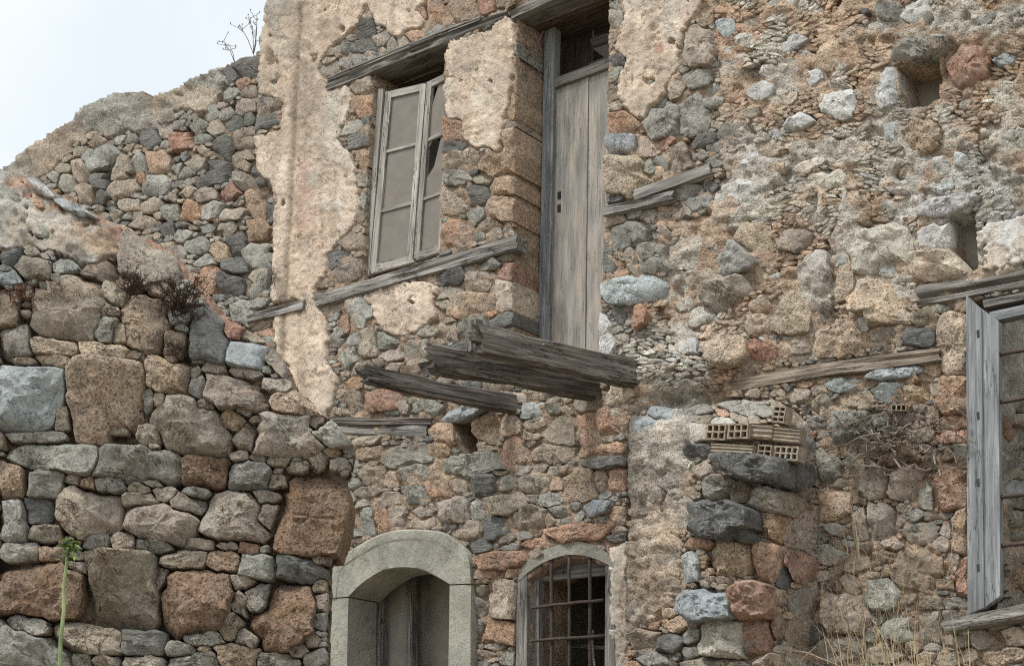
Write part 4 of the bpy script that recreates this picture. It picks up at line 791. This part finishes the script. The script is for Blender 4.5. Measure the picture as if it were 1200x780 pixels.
# window with two casements, the right one with broken panes
WO = -.06
win = bar_px('window', (446, 104), (429.5, 323), 6, WO, .07, 'frame_wood', house)
def casement(tl, tr, br, bl, off, t=(6, 5), rows=3, broken=False):
    lerp = lambda p, q, f: (p[0] + (q[0] - p[0]) * f, p[1] + (q[1] - p[1]) * f)
    bar_px('stile', lerp(tl, tr, .07), lerp(bl, br, .07), t[0], off, .045, 'frame_wood', win)
    bar_px('stile', lerp(tl, tr, .93), lerp(bl, br, .93), t[0], off, .045, 'frame_wood', win)
    bar_px('rail', lerp(tl, bl, .014), lerp(tr, br, .014), t[1] + 2, off - .002, .04, 'frame_wood', win)
    bar_px('rail', lerp(tl, bl, .985), lerp(tr, br, .985), t[1] + 4, off - .002, .04, 'frame_wood', win)
    for k in range(1, rows): bar_px('glazing_bar', lerp(tl, bl, k / rows), lerp(tr, br, k / rows), 3.6, off - .006, .03, 'frame_wood', win)
    for k in range(rows):
        f0, f1 = k / rows + .008, (k + 1) / rows - .008
        quad = [lerp(lerp(tl, bl, f0), lerp(tr, br, f0), .06), lerp(lerp(tl, bl, f0), lerp(tr, br, f0), .94), lerp(lerp(tl, bl, f1), lerp(tr, br, f1), .94), lerp(lerp(tl, bl, f1), lerp(tr, br, f1), .06)]
        if broken and k < 2:
            a, b, c, d = quad
            if k == 0: sh = [[lerp(a, b, .55), b, c, lerp(d, c, .1), lerp(a, d, .75)], [a, lerp(a, b, .3), lerp(lerp(a, d, .35), c, .12), lerp(a, d, .5)]]
            else: sh = [[lerp(a, b, .75), b, c, lerp(d, c, .05), lerp(a, d, .8), lerp(a, c, .5)], [a, lerp(a, b, .4), lerp(a, d, .3)]]
            for s_ in sh: prism('pane', s_, off - .022, .004, 'pane', win, ch=.001)
        else: prism('pane', quad, off - .022, .004, 'pane', win, ch=.001)
casement((452, 109), (499, 98), (483, 305), (433, 319), WO + .004, (6.5, 6))
casement((501, 97), (530, 83), (518, 293), (485.5, 304), WO + .002, (5.5, 5), broken=True)
# planks over the window and door, seen from below
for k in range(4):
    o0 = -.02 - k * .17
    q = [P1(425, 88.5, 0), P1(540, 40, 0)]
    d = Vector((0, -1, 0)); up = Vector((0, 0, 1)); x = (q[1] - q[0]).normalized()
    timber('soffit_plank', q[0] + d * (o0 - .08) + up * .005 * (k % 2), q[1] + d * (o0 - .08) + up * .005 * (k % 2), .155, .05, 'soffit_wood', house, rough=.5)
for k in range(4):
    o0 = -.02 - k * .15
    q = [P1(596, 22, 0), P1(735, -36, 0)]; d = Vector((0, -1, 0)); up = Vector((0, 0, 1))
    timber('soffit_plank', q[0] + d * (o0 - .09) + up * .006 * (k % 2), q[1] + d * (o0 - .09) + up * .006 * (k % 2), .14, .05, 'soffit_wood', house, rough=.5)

# tall door in its frame
DO = -.36
door = prism('door', [(650, 103), (687, 88), (682, 440), (640, 440)], DO - .03, .04, 'door_wood', house, axis=((668, 95), (661, 440)))
prism('plank', [(688, 87.6), (716, 77), (712, 440), (683, 440)], DO - .034, .04, 'door_wood', door, axis=((700, 80), (696, 440)))
prism('cover_strip', [(685.5, 89), (689.5, 87.5), (685, 440), (680.5, 440)], DO - .022, .015, 'door_wood', door, axis=((687, 88), (682, 440)))
prism('frame_post', [(639.5, -20), (651.5, -24), (642.5, 440), (629.5, 440)], DO + .01, .09, 'blue_wood', door, axis=((645, 0), (636, 430)))
bar_px('transom_bar', (648, 98), (722, 70), 10.5, DO + .006, .08, 'old_wood', door)
bar_px('frame_head', (646, 24), (722, -4), 11, DO + .004, .08, 'dark_wood', door)
for (x, y) in ((655.2, 229), (655, 244)): prism('keyhole', [(x - 2, y - 4), (x + 2, y - 5), (x + 2, y + 4), (x - 2, y + 5)], DO - .026, .01, 'dark_pane', door, ch=.0005)
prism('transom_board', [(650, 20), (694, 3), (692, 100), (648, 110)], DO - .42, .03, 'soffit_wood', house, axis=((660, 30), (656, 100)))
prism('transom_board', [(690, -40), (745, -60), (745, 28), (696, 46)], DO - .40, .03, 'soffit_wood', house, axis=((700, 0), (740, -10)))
bar_px('loose_board', (692, 50), (745, 32), 9, DO - .37, .05, 'old_wood', house)
prism('transom_board', [(690, 74), (745, 53), (745, 110), (690, 120)], DO - .41, .03, 'old_wood', house, axis=((690, 70), (740, 55)))

# ------------------------------------------------------------------ arched doorway of dressed stone
def resample(pts, n):
    p = np.array(pts, float); d = np.r_[0, np.cumsum(np.hypot(*np.diff(p, axis=0).T))]; t = np.linspace(0, d[-1], n)
    return np.stack([np.interp(t, d, p[:, 0]), np.interp(t, d, p[:, 1])], -1)
def chaikin(p):
    q = [p[0]]
    for a, b in zip(p[:-1], p[1:]): q += [(.75 * a[0] + .25 * b[0], .75 * a[1] + .25 * b[1]), (.25 * a[0] + .75 * b[0], .25 * a[1] + .75 * b[1])]
    return q + [p[-1]]
def surround(name, outer, inner, parent, proud, back, mat, col, steps=((0, 0), (.70, 0), (.73, .004), (.76, .008), (.97, .008), (1, -.006)), n=28, plane=FRONT):
    """a dressed stone band between two outlines, moulded across and returning into the wall"""
    for _ in range(2 if n > 20 else 0): outer, inner = chaikin(outer), chaikin(inner)
    o, i = resample(outer, n), resample(inner, n); rows = [plane.at(i[:, 0], i[:, 1], proud) - plane.n * (back + proud), plane.at(i[:, 0], i[:, 1], proud - .012)]
    for f, dz in steps:
        f = min(max(f, .02), 1); p = i * (1 - f) + o * f; rows.append(plane.at(p[:, 0], p[:, 1], proud + dz))
    rows.append(plane.at(o[:, 0], o[:, 1], proud) - plane.n * (proud + .12))
    V = np.concatenate(rows); R_ = len(rows); V = V + (fbm(V * 9, 3, 4) * .004)[:, None] * plane.n
    F_ = [(r * n + k, r * n + k + 1, (r + 1) * n + k + 1, (r + 1) * n + k) for r in range(R_ - 1) for k in range(n - 1)]
    F_ += [tuple(r * n for r in range(R_)), tuple(r * n + n - 1 for r in range(R_))[::-1]]
    C = col * (1 + .14 * fbm(V * 4, 4, 8))[:, None]
    return place(name, V, F_, C, M[mat], parent, True, 25)
AC = np.clip(lin((123, 122, 113)) * ALB, 0, .7)
arch = surround('arched_doorway', [(388.5, 700), (387.5, 661), (400, 651), (425, 636), (446, 624.5), (474, 619), (518, 621.5), (531, 630), (551, 647), (552, 683)],
                [(408.6, 698.5), (425, 682), (446, 669), (457, 666), (469, 664.6), (482, 665), (494.6, 667), (513, 676), (527, 684)], house, .06, .34, 'dressed', AC, n=44)
surround('jamb_stone', [(388.5, 701.5), (386, 780), (384, 1180)], [(408.8, 700), (407, 780), (403, 1180)], arch, .056, .30, 'dressed', AC * .97, steps=((0, 0), (1, 0)), n=12)
surround('jamb_stone', [(552, 684.5), (551, 780), (548, 1180)], [(527, 685.5), (525.5, 780), (522, 1180)], arch, .056, .34, 'dressed', AC * 1.02, steps=((0, 0), (1, 0)), n=12)
# inside the doorway: wooden lining, an open leaf and the passage wall
prism('lining_post', [(425, 640), (445, 640), (443, 1180), (424, 1180)], -.32, .1, 'old_wood', arch, axis=((440, 700), (440, 1000)))
prism('door_leaf', [(443, 620), (480, 620), (478, 1180), (443, 1180)], -.46, .06, M['inner'], arch, axis=((440, 700), (440, 1000)))
prism('lining_post', [(477, 640), (483, 640), (480, 1180), (475, 1180)], -.40, .08, 'old_wood', arch, axis=((440, 700), (440, 1000)))
prism('passage_wall', [(482, 600), (565, 590), (565, 1180), (480, 1180)], -.62, .08, 'inner', arch)

# ------------------------------------------------------------------ barred window
bw = surround('barred_window', [(606, 682), (610, 664), (622, 652), (640, 642), (667, 633.5), (694, 636), (714, 649), (719, 664)], [(617.5, 671), (632, 661), (648, 654), (660, 650.5), (668, 649.5), (680, 650), (690, 652), (702, 656), (709, 659.5)],
              house, .03, .14, 'dressed', AC * .8, steps=((0, 0), (1, 0)), n=30)
prism('jamb_post', [(605.5, 682), (617, 672), (619, 1000), (604, 1000)], .025, .16, 'old_wood', bw, axis=((611, 680), (611, 900)))
prism('jamb_post', [(709.5, 662), (721, 660), (719, 1000), (707, 1000)], .02, .16, 'old_wood', bw, axis=((715, 680), (714, 900)))
prism('inner_post', [(617, 670), (631, 668), (632, 1000), (619, 1000)], -.06, .1, 'old_wood', bw, axis=((625, 680), (625, 900)))
prism('inner_head', [(618, 660), (722, 630), (722, 672), (618, 680)], -.12, .04, 'old_wood', bw, axis=((630, 672), (710, 664)))
bar_px('inner_rail', (618, 679.5), (722, 669), 6, -.095, .05, 'old_wood', bw)
prism('inner_post', [(634, 690), (644, 690), (645, 1000), (633, 1000)], -.3, .06, 'old_wood', bw, axis=((640, 700), (640, 900)))
def tube(pts, r, K=6):
    V, F_ = [], []
    for i, p in enumerate(pts):
        t = (pts[min(i + 1, len(pts) - 1)] - pts[max(i - 1, 0)]).normalized(); u = t.orthogonal().normalized(); v = t.cross(u)
        rr = r[i] if isinstance(r, (list, tuple)) else r
        for k in range(K): a = 2 * math.pi * k / K; V.append(p + (u * math.cos(a) + v * math.sin(a)) * rr)
    for i in range(len(pts) - 1):
        for k in range(K): F_.append((i * K + k, i * K + (k + 1) % K, (i + 1) * K + (k + 1) % K, (i + 1) * K + k))
    F_.append(tuple(range(K))[::-1]); F_.append(tuple((len(pts) - 1) * K + k for k in range(K)))
    return V, F_
def rod(name, pts, r, mat, parent):
    V, F_ = tube(pts, r, 8); return place(name, [tuple(v) for v in V], F_, None, M[mat], parent)
def wavy(a, b, n, amp):
    out = []
    for k in range(n + 1):
        p = a.lerp(b, k / n); j = Vector([random.uniform(-amp, amp) for _ in range(3)]); out.append(p + j)
    return out
for x in (646.5, 667.5, 691.5): rod('bar', wavy(P1(x, 640, .005), P1(x - 1, 990, .005), 12, .004), [random.uniform(.0125, .0155) for _ in range(13)], 'iron', bw)
for (ya, yb) in ((711.5, 702.5), (751, 744)): rod('bar', wavy(P1(622.5, ya, .03), P1(707, yb, .03), 6, .004), .0125, 'iron', bw)
st = thing('stick', 'pale stick with a knobbed end leaning inside the barred window', 'stick', P1(690, 900, -.1))
rod('shaft', [P1(693, 742, -.03), P1(695, 765, -.05), P1(699, 800, -.08), P1(704, 870, -.1)], .010, 'tan_wood', st)
V, F_ = tube([P1(692.4, 737.5, -.03), P1(692.5, 739, -.03), P1(693, 743, -.03), P1(693.2, 745, -.03)], [.012, .026, .024, .01], 8); place('knob', [tuple(v) for v in V], F_, None, M['tan_wood'], st)

# ------------------------------------------------------------------ right hand window: grey boards, iron rods, sill
rw = prism('shutter_window', [(1132, 346), (1150, 362), (1153, 712), (1134, 720)], .085, .06, 'blue_wood', house, axis=((1141, 360), (1143, 700)))
prism('board', [(1150.5, 362), (1170, 376), (1172, 698), (1153.5, 712)], .07, .06, 'blue_wood', rw, axis=((1160, 370), (1162, 700)))
bar_px('frame_head', (1160, 371), (1320, 336), 11, .03, .1, 'blue_wood', rw)
bar_px('frame_head', (1152, 356), (1320, 322), 8, .05, .12, 'old_wood', rw)
beam_px((1106, 722), (1320, 683), 19, .3, .12, 'old_wood', 'sill', rw)
for (x, y) in ((1146, 391), (1146, 487), (1146, 565), (1146, 665)): prism('nail_hole', [(x - 1.8, y - 4), (x + 1.5, y - 5), (x + 2, y + 4), (x - 1, y + 5)], .087, .004, 'dark_pane', rw, ch=.0005)
for (ya, yb) in ((416, 409), (472, 465), (583, 578), (640, 636)): rod('rod', wavy(P1(1166, ya, .04), P1(1330, ya + (yb - ya) * 4, .04), 8, .003), .0145, 'iron', rw)

# ------------------------------------------------------------------ rooms behind the front
def wallbox(name, lo, hi, mat, parent):
    x0, y0, z0 = lo; x1, y1, z1 = hi
    V = [(x0, y0, z0), (x1, y0, z0), (x1, y1, z0), (x0, y1, z0), (x0, y0, z1), (x1, y0, z1), (x1, y1, z1), (x0, y1, z1)]
    F_ = [(3, 2, 1, 0), (4, 5, 6, 7), (0, 1, 5, 4), (1, 2, 6, 5), (2, 3, 7, 6), (3, 0, 4, 7)]
    return place(name, V, F_, None, M[mat], parent, False)
xl = P1(330, 300).x; xd = P1(690, 200).x; xr = P1(735, 600).x; xx = P1(1320, 500).x; zt = P1(560, -40).z; zm = P1(560, 520).z
wallbox('inner_wall', (xl - .3, .5, -.2), (xl, 3.6, zt), 'inner', house)
wallbox('inner_wall', (xl - .3, 3.6, -.2), (xd + .3, 3.9, zt - 1.0), 'inner', house)
wallbox('inner_wall', (xd + .3, .52, zm + .26), (xd + .5, 3.9, zt), 'inner', house)
wallbox('inner_floor', (xl, .5, zm), (xr + .35, 3.6, zm + .25), 'soffit_wood', house)
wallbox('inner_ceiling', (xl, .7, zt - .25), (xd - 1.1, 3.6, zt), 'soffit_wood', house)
wallbox('inner_wall', (xr + .1, .52, -.2), (xr + .35, 3.6, zm - .003), 'inner', house)
wallbox('inner_wall', (xd + .305, 3.6, -.2), (xr + .1, 3.9, zm + .2), 'inner', house)
wallbox('inner_wall', (P1(560, 700).x, .52, -.2), (P1(575, 700).x, 3.59, zm - .003), 'inner', house)
# passage wall behind the arch, and things in the barred room
wallbox('inner_wall', (xl + .01, 1.5, -.2), (P1(560, 700).x - .01, 1.7, zm - .004), 'inner', house)
timber('inner_shelf', P1(630, 755, -.7), P1(720, 760, -.7), .2, .03, 'old_wood', house, rough=.4)
# rough stone reveal of the right hand window
RV = Plane((P1(1160, 500).x, 0, 0), (1, 0, 0))
def reveal_c(px, py): return paint(CL['l'] * .95, [(1185, 430, 30, 60, 'l', .7), (1190, 520, 30, 40, 'g', .7), (1190, 640, 30, 60, 't', .6), (1230, 500, 40, 200, 'l', .6)], px, py, 5) * (1 + .25 * fbm(np.stack([px / 14., py / 14., px * 0], -1), 4, 15)[:, None])
sheet('reveal', house, RV, 3.0, lambda a, b: a > 1170 + .085 * (b - 500), zero, lambda px, py: -.02 + .03 * fbm(np.stack([px / 18., py / 18., px * 0], -1), 4, 18), reveal_c, M['mortar'], (), .1, bounds=(1152, 330, 1290, 730))
wallbox('inner_wall', (P1(1160, 500).x + .0, 1.6, -.2), (xx + 3.5, 1.9, zt * .55), 'inner', house)
RVL = Layout(pmask([(1164, 340), (1290, 330), (1290, 730), (1196, 730)]), lambda x, y: -6.0)
RVL.tile(960, 300, 1.625, [(358, 330, 26, 34, 'r'), (372, 440, 34, 30, 'v'), (358, 470, 30, 24, 'g'), (375, 500, 40, 26, 'g'), (360, 520, 26, 30, 'b'), (366, 565, 40, 30, 'b'), (355, 600, 30, 26, 'g'), (380, 610, 40, 40, 't')], n=2.6)
RVL.fill(RVL.mask & (GY > 470), [(24, 60), (15, 200)], (.5, .8), dict(g=3, b=4, t=1), 1.15)
build_stones(RVL, house, RV, zero, .006, 300, bulge=.12, gap=.6, blocky=4, depth=.4)

# ------------------------------------------------------------------ hollow bricks built into the broken wall
def hollow_brick(px0, py0, px1, py1, off, cols, rows, rot=0.0, col=(172, 142, 112), depth=.1, ribs=0):
    a, b, c = P1(px0, py0, off), P1(px1, py0, off), P1(px0, py1, off); w, h = (b - a).length, (a - c).length
    V, F_ = [], []
    def q(*p): i = len(V); V.extend(p); F_.append(tuple(range(i, i + len(p))))
    if cols:
        mx_, mz_ = w * .07, h * .11; cw, chh = (w - mx_ * (cols + 1)) / cols, (h - mz_ * (rows + 1)) / rows
        xs = [0]; zs = [0]
        for k in range(cols): xs += [xs[-1] + mx_, xs[-1] + mx_ + cw]
        for k in range(rows): zs += [zs[-1] + mz_, zs[-1] + mz_ + chh]
        xs.append(w); zs.append(h)
        for i in range(len(xs) - 1):
            for j in range(len(zs) - 1):
                x0, x1, z0, z1 = xs[i], xs[i + 1], zs[j], zs[j + 1]
                if i % 2 and j % 2:
                    d = .07
                    q((x0, 0, z0), (x0, d, z0), (x0, d, z1), (x0, 0, z1)); q((x1, 0, z1), (x1, d, z1), (x1, d, z0), (x1, 0, z0))
                    q((x0, 0, z1), (x0, d, z1), (x1, d, z1), (x1, 0, z1)); q((x1, 0, z0), (x1, d, z0), (x0, d, z0), (x0, 0, z0)); q((x0, d, z0), (x1, d, z0), (x1, d, z1), (x0, d, z1))
                else: q((x0, 0, z0), (x1, 0, z0), (x1, 0, z1), (x0, 0, z1))
    else:
        for k in range(ribs * 2):
            z0, z1 = h * k / (ribs * 2), h * (k + 1) / (ribs * 2); y0, y1 = (0, .012) if k % 2 else (.012, 0)
            jj = random.uniform(-.004, .004)
            q((0, y0, z0), (w / 2, y0 + jj, z0), (w / 2, y1 + jj, z1), (0, y1, z1)); q((w / 2, y0 + jj, z0), (w, y0, z0), (w, y1, z1), (w / 2, y1 + jj, z1))
    d = depth
    q((0, 0, 0), (0, 0, h), (0, d, h), (0, d, 0)); q((w, 0, 0), (w, d, 0), (w, d, h), (w, 0, h)); q((0, 0, h), (w, 0, h), (w, d, h), (0, d, h)); q((0, 0, 0), (0, d, 0), (w, d, 0), (w, 0, 0)); q((w, d, 0), (0, d, 0), (0, d, h), (w, d, h))
    VV = np.array(V); VV = VV - np.array([w / 2, 0, h / 2]); VV = VV + .0025 * np.stack([vnoise(VV * 30, s_) for s_ in (1, 2, 3)], -1)
    C = (CLIN(col) * .25 + CL['b'] * .28 + CL['g'] * .28)[None] * (1 + .2 * vnoise(VV * 25, 5))[:, None]
    me = mesh_of('brick', VV, F_, C, M['fired'], False)
    cen = (P1((px0 + px1) / 2, (py0 + py1) / 2, off)); slope = math.atan2((b - a).z, (b - a).x)
    m = Matrix.Translation(cen) @ Matrix.Rotation(-slope + math.radians(rot), 4, 'Y') @ Matrix.Rotation(math.radians(random.uniform(-5, 5)), 4, 'Z')
    return link('brick', me, stub, mw=m)
def CLIN(c): return np.clip(lin(c) * ALB, 0, .8)
hollow_brick(827, 496.5, 850, 515, .49, 3, 2, 0, (176, 150, 122)); hollow_brick(852, 496, 877, 513.5, .50, 3, 2, -1, (176, 150, 122))
hollow_brick(878, 496.5, 905, 514, .47, 0, 0, 3, (150, 116, 88), .1, 3); hollow_brick(906, 501, 937, 518, .46, 0, 0, 4, (160, 138, 108), .1, 4)
hollow_brick(831, 519.5, 882, 535, .49, 0, 0, 3, (180, 154, 118), .1, 4); hollow_brick(887, 521, 904, 536, .47, 2, 2, 2, (166, 138, 110)); hollow_brick(905.5, 522.5, 936, 539, .46, 4, 2, 3, (178, 150, 122))
hollow_brick(905, 475, 920, 495, .36, 2, 3, 4, (178, 146, 118)); hollow_brick(1044, 474, 1062, 481, .06, 3, 1, 0, (170, 150, 122))

# ------------------------------------------------------------------ plants
def grow(p, d, l, r, lev, out, wig=.35, br=3, spread=.7):
    pts = [p]; n_ = 4
    for k in range(n_):
        d = (d + Vector([random.gauss(0, wig) for _ in range(3)]) * .5).normalized(); p = p + d * l / n_; pts.append(p)
        if lev and k >= 1:
            for _ in range(br):
                dd = (d + Vector([random.gauss(0, spread) for _ in range(3)])).normalized(); grow(p, dd, l * random.uniform(.3, .55), r * .6, lev - 1, out, wig, br, spread)
    out.append((pts, [r * (1 - .7 * k / n_) for k in range(n_ + 1)]))
def mesh_twigs(name, out, col, parent, K=3):
    V, F_, n_ = [], [], 0
    for pts, r in out:
        v, f = tube(pts, r, K); V += [tuple(x) for x in v]; F_ += [tuple(i + n_ for i in q) for q in f]; n_ += len(v)
    V = np.array(V); C = np.asarray(col)[None] * (1 + .35 * vnoise(V * 20, 3))[:, None]
    return place(name, V, F_, C, M['plant'], parent, False)
def tuft(x, y, off, rad, n_, col, label, plane=NEAR, name='dry_shrub', up=(0, 0, 1), levs=2):
    c = P1(x, y, off, plane); t = thing(name, label, 'shrub', c, 'dry shrubs on the near wall')
    out = []
    for _ in range(n_):
        d = (Vector(up) * .45 + Vector(plane.n) * random.uniform(.1, .9) + Vector([random.gauss(0, .55) for _ in range(3)])).normalized()
        grow(c + Vector([random.gauss(0, rad * .22) for _ in range(3)]), d, rad * random.uniform(.6, 1.1), .004, levs, out, .4, 2, .8)
    mesh_twigs('twigs', out, col, t)
dk = np.array((.060, .042, .032))
tuft(213, 362, left_off(213, 362) + .06, .15, 46, dk, 'larger dark dried shrub growing from the near wall beside a grey slab')
tuft(155, 342, left_off(155, 342) + .05, .10, 26, dk * 1.2, 'smaller dark dried shrub left of the larger one on the near wall')
tuft(210, 412, left_off(210, 412) + .03, .06, 12, dk, 'small scorched tuft at the foot of the dark rock face')
tuft(30, 352, left_off(30, 352) + .03, .11, 16, np.array((.14, .07, .045)), 'reddish brown dried tuft in the near wall at the left edge', levs=1)
tuft(320, 330, .06, .14, 9, np.array((.10, .09, .08)), 'grey dried sprig at the house corner above the grey plank', FRONT)
# dead vine over the lower right stones
vc = P1(1040, 520, .12); vine = thing('dead_vine', 'tangled dead grey brown vine stems left of the tall shuttered window', 'vine', vc)
out = []
for _ in range(46):
    x, y = random.gauss(1035, 34), random.gauss(512, 20); a = random.uniform(-.6, .9); l = random.uniform(18, 70)
    pts = [P1(x + math.cos(a) * l * (k / 6 - .5) + random.gauss(0, 2.5), y + math.sin(a) * l * (k / 6 - .5) + random.gauss(0, 2.5) + 6 * (k / 6 - .5) ** 2, .06 + .12 * random.random()) for k in range(7)]
    out.append((pts, [random.uniform(.004, .009)] * 7))
tag(mesh_twigs('stems', out, (.24, .20, .16), vine, 4), kind='stuff')
out = []
for _ in range(60):
    x, y = random.gauss(1040, 36), random.gauss(515, 22); grow(P1(x, y, .08), Vector([random.gauss(0, 1) for _ in range(3)]).normalized(), .16, .003, 1, out, .5, 2, .9)
tag(mesh_twigs('twigs', out, (.10, .082, .066), vine), kind='stuff')
# loose dead stalks
t = thing('dead_stalk', 'pale dead stalk lying across stones at the foot of the broken wall', 'stalk', P1(930, 765, .2))
mesh_twigs('stem', [([P1(890, 752, .3), P1(915, 760, .28), P1(945, 764, .25), P1(985, 780, .22)], [.009, .008, .007, .004])], (.34, .28, .21), t, 5)
mesh_twigs('stem', [([P1(928, 782, .3), P1(942, 770, .28), P1(956, 757, .26)], [.006, .005, .003])], (.34, .28, .21), t, 5)
# dry grass
def blades(n_, box, hh, col, lab, nm='dry_grass'):
    V, F_, C = [], [], []
    for _ in range(n_):
        x = random.uniform(box[0], box[2]) if random.random() < .45 else random.gauss((box[0] + box[2]) / 2, (box[2] - box[0]) / 6); y = random.uniform(box[1], box[3])
        p = P1(x, y, random.uniform(.10, .42)); h = random.uniform(*hh); lean = Vector((random.gauss(-.1, .22), random.gauss(-.1, .15), 0)); w = random.uniform(.0015, .0032)
        side = Vector((random.uniform(.5, 1), random.uniform(-.6, .6), 0)).normalized(); i0 = len(V); c = np.array(col) * random.uniform(.55, 1.3)
        for k in range(5):
            f = k / 4; q = p + Vector((0, 0, h * f)) + lean * h * f * f; ww = w * (1 - .85 * f)
            V += [tuple(q - side * ww), tuple(q + side * ww)]; C += [c, c]
        for k in range(4): F_.append((i0 + 2 * k, i0 + 2 * k + 1, i0 + 2 * k + 3, i0 + 2 * k + 2))
    o = place(nm, V, F_, np.array(C), M['plant'], None, False); tag(o, lab, None, None, 'stuff')
blades(115, (960, 775, 1150, 850), (.2, .7), (.50, .40, .25), 'dry yellow grass blades below the vine at the foot of the house')
blades(45, (930, 640, 1090, 770), (.15, .5), (.30, .24, .15), 'sparse dry grass on the stones under the dead vine')
# green weed before the near wall
wp = P1(72, 900, .55, NEAR); weed = thing('green_weed', 'tall thin green weed with a leafy tip before the near wall', 'weed', (wp.x, wp.y, wp.z))
stem = [P1(x, y, .5, NEAR) for (x, y) in ((60, 960), (70, 780), (71, 750), (75, 715), (74, 690), (78, 660), (78, 645), (82, 632))]
mesh_twigs('stem', [(stem, [.012, .0105, .0095, .010, .008, .0075, .006, .005])], (.30, .36, .18), weed, 7)
V, F_, C = [], [], []
def leaf(p, d, l, w, col):
    d = d.normalized(); s = d.cross(Vector((0, 0, 1)) if abs(d.z) < .9 else Vector((1, 0, 0))).normalized(); i0 = len(V); u = s.cross(d)
    for f, ww, dr in ((0, .15, 0), (.35, 1, .02), (.7, .75, -.06), (1, .05, -.22)):
        q = p + d * l * f + Vector((0, 0, dr * l)); V.append(tuple(q - s * w * ww)); V.append(tuple(q + u * w * .25)); V.append(tuple(q + s * w * ww)); C.extend([col] * 3)
    for k in range(3):
        for j in (0, 1): a = i0 + 3 * k + j; F_.append((a, a + 1, a + 4, a + 3))
top = P1(82, 633, .5, NEAR)
for k in range(46):
    a = random.uniform(0, 6.28); d = RT * math.cos(a) * 1.2 + UP * random.uniform(-.5, .9) - FW * math.sin(a); f = random.random() ** 1.5
    leaf(top + Vector([random.gauss(0, .016) for _ in range(3)]) - Vector((0, 0, .11 * f)), Vector(d), random.uniform(.03, .07) * (1 - .3 * f), random.uniform(.007, .014), np.array((.19, .27, .075)) * random.uniform(.6, 1.4))
place('leaves', V, F_, np.array(C), M['plant'], weed, False)
V, F_, C = [], [], []
for (x, y) in ((74, 725), (77, 690), (70, 632), (115, 640)): leaf(P1(x, y, .5, NEAR), Vector(RT * random.choice((-1, 1)) + UP * .3), .06, .007, np.array((.2, .22, .07)))
place('leaves', V, F_, np.array(C), M['plant'], weed, False)
# twigs against the sky on the rubble wall
def sprig(x, y, pts, label):
    t = thing('dry_sprig', label, 'sprig', P1(x, y, -.2, BACKW), 'dry sprigs on the rubble wall top'); out = []
    for (a, b) in pts:
        p, q = P1(x, y, -.2, BACKW), P1(a, b, -.2, BACKW); m = p.lerp(q, .5) + Vector((.02, 0, 0)); out.append(([p, m, q], [.006, .005, .0035]))
        for _ in range(5):
            k = p.lerp(q, random.uniform(.55, 1)); e = k + Vector((random.gauss(0, .07), random.gauss(0, .05), random.uniform(.02, .1))); out.append(([k, e], [.0035, .003]))
            out.append(([e, e + Vector((.004, 0, .012)), e + Vector((.0, 0, .024))], [.003, .008, .003]))
    mesh_twigs('twigs', out, (.16, .13, .10), t)
sprig(275, 74, [(262, 48), (268, 52)], 'short dry sprig on the rubble wall top, away from the house')
sprig(297, 64, [(281, 30), (293, 22), (301, 18), (300, 40)], 'tall dry sprig on the rubble wall top beside the house corner')
# hanging cable by the door
cab = thing('hanging_cable', 'thin grey cable hanging beside the tall wooden door', 'cable', P1(632, 60, -.1))
rod('cable', [P1(637, 37, -.1), P1(631, 50, -.1), P1(629, 68, -.1), P1(631, 82, -.1), P1(637, 93, -.12)], .006, 'iron', cab)
